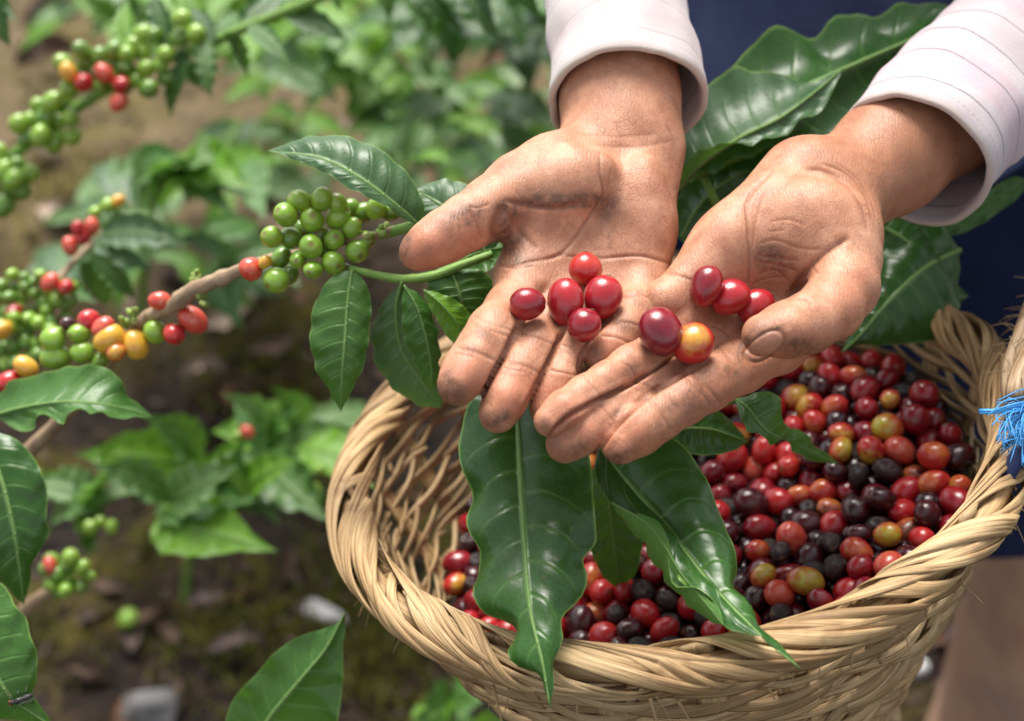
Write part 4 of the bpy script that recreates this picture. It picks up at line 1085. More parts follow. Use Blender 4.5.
def basket_sprig(meshes):
    root = empty('coffee_sprig', U(590, 440, .61))
    tag(root, 'leafy coffee sprig under the cupped hands, its glossy leaves hanging into the basket', 'coffee sprig')
    stem([(500, 385, .618), (545, 402, .610), (590, 425, .610), (640, 428, .615), (690, 412, .628), (735, 400, .645)], [.0016, .0020, .0021, .0018], 'green', root)
    face_up(leaf([(516, 395, .603), (518, 430, .594), (523, 522, .575), (530, 607, .553), (542, 660, .541), (550, 707, .538)],
         [(480, 395), (466, 410), (459, 440), (461, 465), (471, 490), (467, 510), (470, 532), (481, 552), (474, 572), (475, 592), (484, 613), (506, 622), (515, 634), (511, 655), (520, 668), (538, 674), (545, 692)],
         [(562, 400), (582, 430), (592, 470), (594, 510), (597, 540), (583, 560), (587, 585), (574, 604), (561, 620), (562, 640), (555, 662), (553, 688)],
         dl=.012, dr=.004, mat='deep', parent=root, quilt=.0014, wave=.0027, seed=21, arch=.16, label='long dark glossy leaf hanging over the front rim'), None)
    face_up(leaf([(600, 446, .603), (630, 485, .590), (668, 530, .575), (705, 578, .555), (740, 615, .537), (770, 644, .527), (800, 668, .523)],
         [(595, 465), (600, 488), (613, 505), (632, 515), (655, 522), (667, 540), (667, 560), (677, 585), (700, 592), (714, 602), (728, 630), (748, 634), (765, 638), (782, 654)],
         [(640, 430), (680, 442), (702, 472), (716, 502), (729, 537), (738, 566), (733, 588), (746, 603), (756, 618), (757, 632), (770, 638), (786, 652)],
         dl=[.0, -.004, -.010, -.012, -.004, 0], dr=.014, mat='deep', parent=root, quilt=.0014, wave=.0011, seed=22, arch=.22))
    # the rolled-over margin shows its pale underside
    underside(leaf([(612, 503, .582), (645, 522, .570), (664, 545, .561), (680, 572, .550), (700, 596, .543), (724, 626, .535)],
         [(622, 520), (640, 540), (652, 560), (672, 588), (690, 606), (708, 620)], [(634, 513), (658, 521), (670, 545), (682, 582), (705, 594), (720, 610)], dl=.010, dr=-.001, mat='fresh', parent=root, quilt=.0003, wave=.0008, seed=26, label='rolled pale green margin of the right hanging leaf'))
    face_up(leaf([(735, 398, .640), (748, 408, .632), (765, 430, .632), (785, 440, .640), (810, 450, .650), (839, 464, .660)],
         [(738, 410), (745, 428), (758, 434), (772, 444), (785, 440), (800, 456), (820, 462)], [(772, 392), (781, 410), (782, 425), (800, 430), (815, 446), (830, 456)],
         dl=-.006, dr=.006, mat='mid', parent=root, quilt=.0008, wave=.0015, seed=23, arch=.2))
    face_up(leaf([(610, 455, .650), (608, 490, .655), (612, 530, .662), (620, 590, .672)],
         [(592, 470), (586, 500), (588, 540), (602, 575)], [(630, 470), (642, 500), (643, 540), (636, 572)], mat='deep', parent=root, quilt=.001, wave=.0019, seed=24))
    face_up(leaf([(668, 430, .655), (690, 428, .650), (715, 430, .652), (748, 442, .660)],
         [(690, 412), (715, 410), (735, 425)], [(672, 448), (700, 455), (730, 452)], mat='deep', parent=root, quilt=.001, wave=.0019, seed=25))
    return root
def back_sprig(meshes):
    root = empty('coffee_sprig', U(760, 230, .72))
    tag(root, 'coffee sprig with big wavy leaves standing between the two forearms', 'coffee sprig')
    stem([(760, 330, .74), (745, 260, .715), (715, 200, .70), (690, 150, .705)], [.0026, .0024, .0018], 'green', root)
    stem([(800, 300, .74), (850, 240, .72), (885, 200, .715)], [.0022, .0018], 'green', root)
    # long dark leaf behind, upper half shaded, reaching to the right sleeve
    face_up(leaf([(690, 158, .712), (740, 125, .705), (800, 90, .705), (860, 62, .71), (920, 35, .72), (962, 8, .735)],
         [(705, 100), (728, 72), (745, 50), (765, 34), (790, 27), (812, 38), (832, 22), (856, 10), (872, 18), (885, 14), (900, 4), (925, 2), (950, 6)], [(740, 172), (800, 168), (850, 135), (905, 100), (950, 55)],
         dl=.022, dr=-.004, mat='deep', parent=root, quilt=.0008, wave=.0019, seed=31, arch=.2))
    # broad pale-sheened leaf in front of it
    face_up(leaf([(678, 190, .690), (700, 165, .684), (740, 138, .682), (780, 118, .684), (815, 92, .688), (843, 68, .694)],
         [(680, 115), (700, 90), (730, 70), (760, 70), (790, 78), (815, 82), (832, 74)], [(680, 172), (700, 150), (720, 145), (755, 142), (785, 135), (798, 122), (820, 112), (832, 92)],
         dl=.020, dr=-.004, mat='grey', parent=root, quilt=.0008, wave=.0023, seed=32, arch=.16))
    face_up(leaf([(690, 182, .698), (720, 168, .694), (750, 155, .694), (800, 128, .70)],
         [(705, 160), (730, 150), (770, 135)], [(702, 172), (718, 172), (730, 158), (745, 158), (770, 146)], dl=.006, dr=-.006, mat='mid', parent=root, quilt=.0008, wave=.0019, seed=33))
    face_up(leaf([(700, 215, .735), (740, 190, .728), (790, 160, .728), (850, 125, .735)],
         [(690, 180), (730, 160), (800, 130)], [(740, 225), (790, 200), (840, 150)], mat='deep', parent=root, quilt=.001, wave=.0019, seed=34))
    face_up(leaf([(690, 250, .735), (700, 220, .73), (720, 190, .73), (745, 165, .735)],
         [(672, 225), (680, 195), (710, 170)], [(720, 260), (748, 225), (758, 190)], mat='deep', parent=root, quilt=.001, wave=.0019, seed=38))
    face_up(leaf([(682, 236, .716), (700, 205, .708), (728, 180, .704), (765, 160, .706), (800, 140, .712)],
         [(672, 215), (690, 178), (722, 156), (760, 140)], [(700, 228), (730, 212), (768, 192), (792, 166)], dl=.008, dr=-.006, mat='deep', parent=root, quilt=.001, wave=.003, seed=41))
    face_up(leaf([(845, 235, .728), (872, 268, .722), (905, 292, .722), (935, 300, .726), (968, 296, .734)],
         [(868, 232), (905, 250), (940, 268)], [(850, 268), (885, 312), (930, 328)], dl=.006, dr=-.004, mat='deep', parent=root, quilt=.001, wave=.003, seed=42))
    # dark leaves at the right, below the sleeve
    face_up(leaf([(960, 250, .725), (925, 268, .712), (890, 300, .705), (860, 335, .705), (842, 352, .708)],
         [(940, 225), (905, 230), (878, 262), (862, 300)], [(958, 285), (957, 315), (952, 336), (925, 342), (890, 345), (862, 345)], dl=.012, dr=.004, mat='deep', parent=root, quilt=.0014, wave=.0027, seed=35))
    face_up(leaf([(860, 215, .722), (885, 228, .718), (905, 240, .716), (928, 262, .714), (945, 290, .716)],
         [(885, 195), (915, 205), (930, 240), (946, 270)], [(862, 240), (875, 270), (900, 285), (930, 292)], mat='deep', parent=root, quilt=.001, wave=.0019, seed=36))
    face_up(leaf([(880, 228, .735), (930, 232, .735), (980, 205, .738), (1030, 180, .75)],
         [(910, 212), (960, 205), (1010, 178)], [(920, 236), (965, 232), (1015, 200)], mat='mid', parent=root, quilt=.0006, wave=.0011, seed=37))
    return root
# ------------------------------------------------------------------ ground
def ground_z(x, y):
    x = np.asarray(x, float); y = np.asarray(y, float)
    z = .05 * np.sin(x * 1.7 + 1) * np.sin(y * 1.1) + .03 * np.sin(x * 3.9 + 2) * np.sin(y * 3.1 + .5)
    # a low terrace edge runs across behind the plants
    e = y - (1.62 + .20 * x + .06 * np.sin(x * 5))
    return z * .5 + .20 / (1 + np.exp(-np.clip(e / .07, -40, 40)))
def make_ground():
    xs = np.concatenate([np.array([-60, -25, -12, -6, -3.2]), np.linspace(-2.2, 2.2, 300), np.array([3.2, 6, 12, 25, 60])])
    ys = np.concatenate([np.array([-30, -8, -2, -.5]), np.linspace(.2, 4.2, 280), np.array([5, 7, 11, 20, 45, 90])])
    X, Y = np.meshgrid(xs, ys, indexing='ij')
    Z = ground_z(X, Y)
    r = np.random.RandomState(4)
    inner = (np.abs(X) < 2.3) & (Y > 0) & (Y < 4.3)
    bump = np.zeros_like(Z)
    for i in range(X.shape[0]):
        for j in range(X.shape[1]):
            if inner[i, j]:
                v = Vector((X[i, j], Y[i, j], .3))
                bump[i, j] = mnoise.fractal(v * 9, .8, 2.1, 4) * .016 + mnoise.fractal(v * 38, .7, 2, 2) * .004
    Z = Z + bump
    n, m = X.shape
    V = np.stack([X, Y, Z], -1).reshape(-1, 3)
    F = [(i * m + j, (i + 1) * m + j, (i + 1) * m + j + 1, i * m + j + 1) for i in range(n - 1) for j in range(m - 1)]
    k = NT('soil'); co = k.t.nodes.new('ShaderNodeNewGeometry').outputs['Position']
    n1 = k.noise(3.2, 4, .6, co); n2 = k.noise(17, 5, .65, co); n3 = k.noise(70, 4, .6, co); n4 = k.noise(5.5, 5, .68, co, dist=.4)
    x, y, z = k.sep(co)
    sun_shade = k.ramp(k.math('ADD', k.math('SUBTRACT', k.math('SUBTRACT', y, 1.55), k.math('MULTIPLY', x, .25)), k.math('MULTIPLY', k.math('SUBTRACT', n1, .5), .7)), [(.0, 0), (.28, 1)])  # dark wet soil plus plant shade, paler sunlit bank, painted into the colour
    sunlit_soil = k.mix(k.ramp(n2, [(.35, 0), (.65, 1)]), (.078, .055, .026), (.150, .108, .056))  # sunlit brown of the bank put into the soil colour
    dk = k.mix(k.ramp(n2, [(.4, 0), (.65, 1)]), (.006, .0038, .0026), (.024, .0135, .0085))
    c = k.mix(sun_shade, dk, sunlit_soil)
    c = k.mix(k.ramp(n3, [(.55, 0), (.7, .6)]), c, k.mix(sun_shade, (.065, .036, .025), (.20, .15, .09)))
    moss = k.ramp(n4, [(.51, 0), (.62, .75)])
    c = k.mix(k.math('MULTIPLY', moss, k.ramp(n3, [(.3, .4), (.6, 1)])), c, k.mix(n2, (.060, .062, .006), (.135, .100, .008)))
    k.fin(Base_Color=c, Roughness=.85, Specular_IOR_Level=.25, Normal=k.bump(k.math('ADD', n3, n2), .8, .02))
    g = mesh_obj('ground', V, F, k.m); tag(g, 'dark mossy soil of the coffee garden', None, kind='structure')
    return g
def on_ground(x, y): return Vector((x, y, float(ground_z(x, y))))
def gpix(px, py):
    z = 0.0
    for _ in range(12):
        p = ground_hit(px, py, z); z = float(ground_z(p.x, p.y))
    return p
def rock_mesh(seed, sx, sy, sz):
    bm = bmesh.new(); bmesh.ops.create_icosphere(bm, subdivisions=3, radius=1)
    r = random.Random(seed); pl = [(Vector((r.gauss(0, 1), r.gauss(0, 1), r.gauss(0, 1))).normalized(), r.uniform(.55, .85)) for _ in range(9)]
    for v in bm.verts:
        for nrm, d in pl:
            e = v.co.dot(nrm) - d
            if e > 0: v.co -= nrm * e * .9
        v.co += v.co.normalized() * mnoise.fractal(v.co * 2.5 + Vector((seed, 0, 0)), .8, 2, 3) * .08
        v.co = Vector((v.co.x * sx, v.co.y * sy, v.co.z * sz))
    me = bpy.data.meshes.new('rock_shape'); bm.to_mesh(me); bm.free()
    me.polygons.foreach_set('use_smooth', np.ones(len(me.polygons), bool))
    return me
def rock_material(name, a, b):
    k = NT(name); co = k.coord('Object'); n = k.noise(30, 5, .65, co)
    return k.fin(Base_Color=k.mix(k.ramp(n, [(.35, 0), (.65, 1)]), a, b), Roughness=.8, Normal=k.bump(n, .6, .006))
def dead_leaf_mesh(seed):
    r = random.Random(seed); n = 14; s = np.linspace(0, 1, n)
    Sp = np.stack([s, .08 * np.sin(s * 3 + seed), .18 * np.sin(s * 2.5 + seed)], 1)
    w = .2 * np.sin(math.pi * s ** .9) ** .8 + .004
    cu = r.uniform(.3, 1.3)
    Lp = Sp + np.stack([0 * s, w, cu * w * (1 + .3 * np.sin(s * 9))], 1); Rp = Sp + np.stack([0 * s, -w, cu * w * (1 + .4 * np.cos(s * 8))], 1)
    V, F, UV = leaf_sheet(Lp, Sp, Rp, arch=.3, wave=.03, freq=3, quilt=.01, seed=seed)
    me = bpy.data.meshes.new('dead_leaf_shape'); me.from_pydata(V.tolist(), [], F)
    lay = me.uv_layers.new(name='UVMap'); li = np.zeros(len(me.loops), np.int32); me.loops.foreach_get('vertex_index', li)
    lay.data.foreach_set('uv', UV[li].astype(np.float32).ravel())
    me.polygons.foreach_set('use_smooth', np.ones(len(me.polygons), bool)); me.materials.append(None)
    return me
def litter_mat(name, a, b):
    k = NT(name); co = k.coord('Object'); uv = k.coord('UV'); u, v, _ = k.sep(uv); n = k.noise(5, 4, .6, co)
    rb = k.ramp(k.math('ABSOLUTE', k.math('SUBTRACT', v, .5)), [(0, 1), (.03, 0)])
    c = k.mix(k.ramp(n, [(.35, 0), (.65, 1)]), a, b)
    return k.fin(Base_Color=k.mix(k.math('MULTIPLY', rb, .5), c, (.3, .2, .13)), Roughness=.6, Normal=k.bump(n, .5, .05))
def litter(meshes):
    mats = [litter_mat('brown_dead_leaf', (.055, .030, .017), (.10, .056, .032)), litter_mat('pale_dead_leaf', (.28, .20, .15), (.38, .29, .22)), litter_mat('purplish_dead_leaf', (.060, .036, .034), (.115, .075, .068)), litter_mat('rusty_dead_leaf', (.11, .045, .02), (.17, .08, .035))]
    names = ['brown curled dead leaf', 'pale bleached dead leaf', 'purplish grey dead leaf', 'rusty dead leaf']
    ms = [dead_leaf_mesh(s) for s in range(6)]
    spots = []
    # traced
    for px, py, ln, m, a in [(235, 610, .075, 2, .3), (190, 622, .07, 2, .8), (85, 640, .06, 2, .9), (60, 690, .07, 0, .2), (215, 670, .06, 2, .5), (280, 590, .05, 0, 1.2), (135, 665, .06, 2, 2.0), (265, 625, .05, 2, 1.0), (180, 650, .05, 0, 2.4), (250, 690, .06, 0, .1), (120, 640, .07, 0, .6),
                             (40, 215, .10, 1, -.5), (75, 210, .08, 1, .1), (15, 75, .11, 0, .4), (160, 270, .10, 2, .3), (30, 55, .13, 1, 0), (230, 90, .12, 3, .8), (470, 20, .13, 3, .3), (360, 120, .11, 0, .2), (70, 250, .1, 0, 1), (210, 300, .08, 0, .7), (200, 325, .09, 1, .2), (255, 205, .11, 1, .4), (60, 170, .1, 0, 2), (400, 120, .12, 3, .6), (270, 240, .09, 1, 1.1), (20, 20, .12, 2, .4), (150, 30, .1, 1, .2), (225, 400, .06, 0, .2), (250, 360, .07, 0, .6), (180, 385, .06, 1, .3), (200, 440, .06, 2, .9), (480, 80, .1, 3, 1.0), (420, 160, .1, 0, .1),
                             (905, 640, .06, 1, .4), (935, 655, .055, 2, 1.0), (925, 690, .06, 2, .3), (900, 700, .06, 0, 2.1), (945, 705, .05, 3, .7), (915, 665, .05, 1, 1.9), (955, 640, .05, 1, .2), (885, 680, .05, 0, .9), (920, 630, .045, 2, 2.6)]:
        p = gpix(px, py); spots.append((p, ln, m, a, px, py))
    for i in range(110):
        px, py = rnd.uniform(-60, 1080), rnd.uniform(-20, 760); p = gpix(px, py)
        spots.append((p, rnd.uniform(.025, .06), rnd.choice([0, 0, 0, 0, 2, 3]) if py > 400 else rnd.choice([0, 0, 2, 3, 1]), rnd.uniform(0, 6.28), px, py))
    for p, ln, m, a, px, py in spots:
        o = bpy.data.objects.new('dead_leaf', rnd.choice(ms)); link(o)
        o.location = p + Vector((0, 0, .012)); o.rotation_euler = (rnd.uniform(-.4, .4), rnd.uniform(-.4, .4), a); o.scale = (ln, ln, ln)
        o.material_slots[0].link = 'OBJECT'; o.material_slots[0].material = mats[m]
        zone = 'on the dark soil at the lower left' if py > 450 and px < 500 else 'on the soil below the right of the basket' if py > 450 else 'on the brown bank at the upper left' if px < 260 else 'on the bank behind the leafy plants'
        tag(o, names[m] + ' ' + zone, 'dead leaf', names[m].split(' dead')[0] + ' leaves ' + zone)
    # stones
    for px, py, s, mat, lab in [(322, 616, (.036, .016, .010), rock_material('white_stone', (.36, .35, .36), (.5, .49, .5)), 'small white stone on the mossy soil left of the basket'),
                                (150, 716, (.038, .030, .022), rock_material('grey_stone', (.07, .068, .07), (.16, .152, .15)), 'rough grey stone lying at the bottom edge of the soil'),
                                (912, 672, (.018, .014, .014), rock_material('pale_stone', (.45, .46, .47), (.6, .6, .6)), 'tiny pale stone on the soil beneath the basket on the right')]:
        p = gpix(px, py); o = bpy.data.objects.new('stone', rock_mesh(int(px), *s)); link(o); o.data.materials.append(mat)
        o.location = p + Vector((0, 0, s[2] * .5)); o.rotation_euler = (0, 0, rnd.uniform(0, 6)); tag(o, lab, 'stone')
    p = gpix(131, 632); o = place_cherry(meshes[0], CM['green'], p + Vector((0, 0, .022)), .011, (.3, 1, .2)); tag(o, 'fallen bright green coffee cherry alone on the dark soil', 'coffee cherry')
    # fine crumbs, bark and stalks nobody could count
    mb = MB()
    for i in range(1500):
        p = np.array(gpix(rnd.uniform(-40, 1060), rnd.uniform(-10, 740))); ln = rnd.uniform(.006, .03); a = rnd.uniform(0, 6.28); d = np.array([math.cos(a), math.sin(a), rnd.uniform(-.3, .4)]) * ln
        V, F, uv = tube(np.linspace(p + [0, 0, .006], p + d + [0, 0, .008], 3), rnd.uniform(.0008, .003), 4); mb.add(V, F, uv, m=rnd.choice([0, 0, 1]))
    o = mb.obj('soil_litter', [mats[0], mats[2]]); tag(o, 'small stalks and bark crumbs scattered over the soil', 'litter', kind='stuff')
    # moss tufts
    k = NT('moss_blade'); co = k.coord('Object'); n = k.noise(9, 3, .6, co)
    mm = k.fin(Base_Color=k.mix(n, (.085, .11, .012), (.20, .18, .02)), Roughness=.8)
    mb = MB()
    cl = [gpix(*q) for q in [(60, 650), (200, 650), (280, 640), (250, 690), (400, 690), (350, 650), (390, 700), (375, 600), (15, 640), (370, 560), (320, 570), (40, 280), (20, 180), (110, 180), (260, 330), (235, 350), (300, 330), (330, 480), (60, 100), (180, 40), (250, 600), (140, 560), (360, 620), (380, 660)]]
    for c0 in cl:
        for i in range(150):
            x, y = c0.x + rnd.gauss(0, .035), c0.y + rnd.gauss(0, .045); z = float(ground_z(x, y)); h = rnd.uniform(.008, .022)
            p = np.array([x, y, z + .004]); d = np.array([rnd.uniform(-.6, .6), rnd.uniform(-.6, .6), 1]) * h; s = np.array([rnd.uniform(-1, 1), rnd.uniform(-1, 1), 0]) * .003
            mb.add([p - s, p + s, p + d * .6 + s * .8, p + d], [(0, 1, 2, 3)])
    o = mb.obj('moss', mm); tag(o, 'yellow-green moss tufts growing over the soil', 'moss', kind='stuff')
# ------------------------------------------------------------------ plants farther back
def plant(name, label, cat, whorls, base=None, group=None, stem_r=.003):
    """whorls: (px, py, distance, number of leaves, length, material list, lean) on one stem"""
    D0 = whorls[0]
    b = base or gpix(D0[0], D0[1] + 60)
    root = empty(name, b); tag(root, label, cat, group)
    # stem from the ground through the whorls
    pts = [np.array(b)] + [np.array(U(w[0], w[1], w[2])) for w in sorted(whorls, key=lambda w: U(w[0], w[1], w[2]).z)]
    P = resample(np.array(pts), 30)
    V, F, uv = tube(P, np.linspace(stem_r * 1.4, stem_r * .6, len(P)), 7); mesh_obj('stem', V, F, BM_['green'], root, uv=uv)
    for (px, py, D, n, ln, ms, lean) in whorls:
        c = U(px, py, D); a0 = rnd.uniform(0, 6.28)
        for i in range(n):
            a = a0 + 2 * math.pi * i / n + rnd.uniform(-.3, .3)
            d = Vector((math.cos(a), math.sin(a) * .8, rnd.uniform(-.35, .35))) + Vector(lean)
            put_leaf(c + d.normalized() * ln * .1, d, ln * rnd.uniform(.75, 1.15), rnd.choice(ms), root, up=Vector((0, -.35, 1)))
    return root
def traced_plant(name, label, cat, centre, leaves, group=None, stems=()):
    """leaves: (base px, py, D, tip px, py, D, material)"""
    root = empty(name, gpix(centre[0], centre[1])); tag(root, label, cat, group)
    for st in stems: stem(st[0], st[1], st[2], root, 'stem')
    for (x0, y0, d0, x1, y1, d1, m) in leaves:
        a, b = U(x0, y0, d0), U(x1, y1, d1)
        put_leaf(a, b - a, (b - a).length, m, root, up=Vector((rnd.uniform(-.3, .3), rnd.uniform(-.7, -.1), 1)), width=rnd.uniform(.95, 1.25))
    return root
def ball(cx, cy, rx, ry, n, rp, D, kinds):
    out = []
    for i in range(n * 6):
        if len(out) >= n: break
        a, q = rnd.uniform(0, 6.28), math.sqrt(rnd.random()); x, y = cx + rx * q * math.cos(a), cy + ry * q * math.sin(a)
        dz = rnd.uniform(-.5, .5) * rp * 2.2 / FX * D
        if all(math.hypot(x - o[0], y - o[1]) > rp * 1.25 or abs(D + dz - o[2]) > rp * 1.7 / FX * D for o in out): out.append((x, y, D + dz, rp * rnd.uniform(.85, 1.12), rnd.choice(kinds)))
    return out
def background(meshes):
    for s in range(7): GL.append(generic_leaf(40 + s, wave=.05 + .02 * (s % 3), droop=.15 + .12 * (s % 4), width=.36 + .03 * (s % 3), fold=.15 + .08 * (s % 3)))
    # upper left: fruiting branch running up to the right
    r = empty('coffee_branch', U(160, 90, .95)); tag(r, 'fruiting coffee branch at the upper left with round clusters of green cherries', 'coffee branch')
    stem([(620, -230, 1.0), (450, -75, .93), (330, -8, .92), (285, 12, .93), (240, 30, .94), (205, 45, .95), (160, 62, .955), (110, 88, .96), (60, 118, .97), (20, 150, .98), (-20, 185, .99), (-180, 320, 1.05)], [.003, .0035, .004, .004], 'green', r)
    cluster(ball(140, 62, 34, 30, 20, 9, .945, ['green', 'dark_green', 'green']) + ball(95, 72, 34, 26, 16, 9.5, .95, ['green', 'green', 'dark_green']) + [(84, 83, .938, 10, 'red'), (104, 73, .936, 10, 'coral'), (121, 84, .936, 9, 'red'), (68, 72, .938, 10, 'golden'), (119, 102, .938, 9.5, 'coral'), (182, 18, .94, 9, 'green'), (196, 34, .94, 10, 'green'), (180, 38, .945, 9, 'dark_green')]
            + ball(48, 124, 30, 24, 18, 10, .96, ['green', 'dark_green', 'green']) + ball(6, 178, 26, 28, 18, 10.5, .97, ['green', 'dark_green']), r, meshes, stalk_to=(90, 80, .96))
    for q in [(208, 40, .94, 210, 98, .93, 'far'), (200, 40, .95, 175, -30, .97, 'fresh'), (225, 34, .93, 250, 80, .98, 'mid'), (190, 60, .94, 165, 120, .96, 'deep'), (175, 50, .95, 205, 92, .95, 'deep'), (170, 50, .95, 150, -12, .96, 'deep'), (250, 25, .92, 290, 62, .9, 'mid'), (215, 40, .94, 190, 5, .95, 'grey'), (285, 12, .93, 350, 40, .92, 'deep'), (240, 30, .94, 300, -20, .97, 'deep'), (140, 60, .95, 120, -10, .97, 'fresh')]:
        a, b = U(*q[:3]), U(*q[3:6]); put_leaf(a, b - a, (b - a).length, q[6], r, up=Vector((rnd.uniform(-.4, .4), -.6, 1)))
    # left: second fruiting branch below it
    r = empty('coffee_branch', U(70, 260, .95)); tag(r, 'coffee branch at the left edge with tiny green and pink cherries behind the ripening row', 'coffee branch')
    stem([(132, 205, .94), (118, 218, .935), (100, 235, .93), (62, 275, .90), (30, 320, .88), (-15, 375, .87), (-220, 560, .98)], [.0016, .003, .0042, .006], 'wood', r)
    cluster(ball(34, 300, 42, 30, 34, 7, .87, ['green', 'dark_green', 'dark_green']) + ball(20, 340, 34, 26, 22, 8, .86, ['green', 'dark_green']) + [(66, 287, .86, 9, 'red'), (50, 282, .86, 9, 'coral'), (14, 312, .86, 9, 'crimson'), (83, 236, .9, 9, 'red'), (92, 226, .9, 8, 'coral'), (70, 246, .9, 9, 'coral'), (78, 228, .89, 7, 'red'), (2, 330, .85, 10, 'golden'), (95, 212, .92, 7, 'green'), (108, 205, .92, 8, 'green'), (118, 201, .92, 7, 'golden')], r, meshes, stalk_to=(60, 275, .9))
    for q in [(100, 235, .92, 185, 238, .9, 'grey'), (95, 240, .92, 150, 262, .9, 'grey'), (90, 255, .9, 140, 300, .92, 'far'), (110, 225, .92, 160, 205, .94, 'far'), (80, 262, .9, 115, 310, .93, 'far'), (60, 285, .9, 95, 300, .88, 'mid')]:
        a, b = U(*q[:3]), U(*q[3:6]); put_leaf(a, b - a, (b - a).length, q[6], r, up=Vector((rnd.uniform(-.4, .4), -.6, 1)))
    # young plant in the middle distance
    L = []
    for cx, cy, n, rad in [(180, 160, 9, 75), (175, 180, 7, 55), (215, 170, 6, 60)]:
        for i in range(n):
            a = rnd.uniform(0, 6.28); rr = rad * rnd.uniform(.8, 1.25); L.append((cx, cy, 1.22 + rnd.uniform(-.06, .06), cx + rr * math.cos(a), cy + rr * .6 * math.sin(a) + 5, 1.22 + rnd.uniform(-.12, .1), rnd.choice(['pale', 'far', 'pale', 'mid', 'fresh'])))
    traced_plant('coffee_plant', 'young coffee plant in the middle distance above the branch with the ripening row', 'coffee plant', (150, 330), L, stems=[([(140, 330, 1.42), (150, 215, 1.28), (180, 160, 1.22)], [.004, .004, .003], 'green')])
    L = []
    for cx, cy, n, rad in [(150, 258, 6, 60), (235, 262, 9, 75), (200, 235, 6, 60)]:
        for i in range(n):
            a = rnd.uniform(0, 6.28); rr = rad * rnd.uniform(.8, 1.2); L.append((cx, cy, 1.3 + rnd.uniform(-.06, .06), cx + rr * math.cos(a), cy + rr * .5 * math.sin(a), 1.3 + rnd.uniform(-.1, .1), rnd.choice(['far', 'pale', 'pale', 'mid'])))
    traced_plant('coffee_plant', 'low spreading coffee plant behind the ripening row, greyish in the sheen', 'coffee plant', (205, 300), L)
    # whorled plant under the branch
    L = []
    for cx, cy, n, rad, dd in [(105, 500, 8, 85, 1.06), (200, 470, 9, 105, 1.12), (265, 455, 8, 110, 1.10), (170, 500, 7, 95, 1.04), (300, 430, 6, 90, 1.15), (235, 505, 6, 90, 1.06)]:
        for i in range(n):
            a = rnd.uniform(0, 6.28); rr = rad * rnd.uniform(.8, 1.2); L.append((cx, cy, dd + rnd.uniform(-.03, .03), cx + rr * math.cos(a), cy + rr * .55 * math.sin(a), dd + rnd.uniform(-.1, .08), rnd.choice(['mid', 'far', 'pale', 'pale', 'fresh'])))
    r = traced_plant('coffee_plant', 'bushy coffee plant with ribbed leaves between the woody branch and the basket', 'coffee plant', (200, 600), L, stems=[([(185, 600, 1.45), (190, 540, 1.25), (200, 490, 1.1)], [.004, .004, .003], 'green')])
    cluster([(247, 432, 1.02, 7, 'coral'), (238, 436, 1.02, 6, 'green'), (90, 528, 1.0, 8, 'green'), (112, 527, 1.0, 7, 'green'), (100, 522, 1.0, 6, 'green'), (320, 470, 1.05, 6, 'green'), (315, 490, 1.05, 7, 'green')], r, meshes)
    # small cluster on a cut twig, lower left
    r = empty('coffee_twig', U(40, 600, .9)); tag(r, 'cut coffee twig at the lower left ending in a cluster of small green cherries', 'coffee twig')
    stem([(10, 628, .93), (30, 605, .90), (48, 592, .885), (66, 578, .88)], [.0045, .0045, .003], 'wood', r)
    cluster(ball(68, 574, 24, 20, 16, 8.5, .875, ['green', 'green', 'dark_green']) + [(50, 565, .87, 8, 'coral')], r, meshes, stalk_to=(66, 576, .885))
    # foliage across the top
    def mass(label, n, box, D, ln, mats, centre, up=-.5):
        LL = []
        for i in range(n):
            x, y = rnd.uniform(box[0], box[2]), rnd.uniform(box[1], box[3]); a = rnd.uniform(0, 6.28); d = D + rnd.uniform(-.12, .15); q = ln * rnd.uniform(.7, 1.2)
            LL.append((x, y, d, x + q * math.cos(a), y + q * (.45 * math.sin(a) + .35), d + rnd.uniform(-.1, .05), rnd.choice(mats)))
        return traced_plant('coffee_shrub', label, 'coffee shrub', centre, LL)
    mass('fresh bright green coffee shrub at the top between the branch and the left forearm', 62, (255, 0, 410, 85), 1.55, 66, ['fresh', 'fresh', 'mid', 'far', 'fresh'], (330, 150))
    mass('bright leafy coffee shrub behind the upper left branch', 34, (60, -30, 270, 25), 1.7, 70, ['fresh', 'pale', 'far'], (170, 80))
    mass('sprays of pale coffee leaves on the bank behind the second left branch', 30, (60, 150, 250, 270), 1.55, 68, ['pale', 'far', 'fresh', 'grey'], (150, 330))
    mass('pale coffee undergrowth on the bank between the two leafy plants', 26, (225, 100, 330, 175), 1.75, 62, ['pale', 'fresh', 'grey'], (280, 220))
    mass('dark leafy coffee shrub at the top left of the left sleeve', 40, (400, -25, 560, 35), 1.35, 100, ['deep', 'deep', 'mid'], (480, 120))
    mass('dull green coffee shrub behind the left forearm and thumb', 44, (390, 70, 570, 160), 1.6, 70, ['far', 'pale', 'fresh', 'mid'], (460, 190))
    mass('pale green coffee seedlings low behind the grey leaf', 16, (370, 110, 470, 190), 1.25, 60, ['fresh', 'mid', 'far'], (420, 240))
    traced_plant('coffee_branch', 'dark out-of-focus coffee leaves hanging into the top left corner', 'coffee branch', (0, 60),
                 [(-20, -20, .9, 10, 48, .9, 'deep'), (-30, -10, .92, 18, 20, .9, 'deep'), (-10, -30, .9, 20, 0, .92, 'mid')], stems=[([(-260, -320, 1.2), (-60, -60, .95), (-20, -20, .9), (20, -40, .92)], [.003, .003], 'green')])
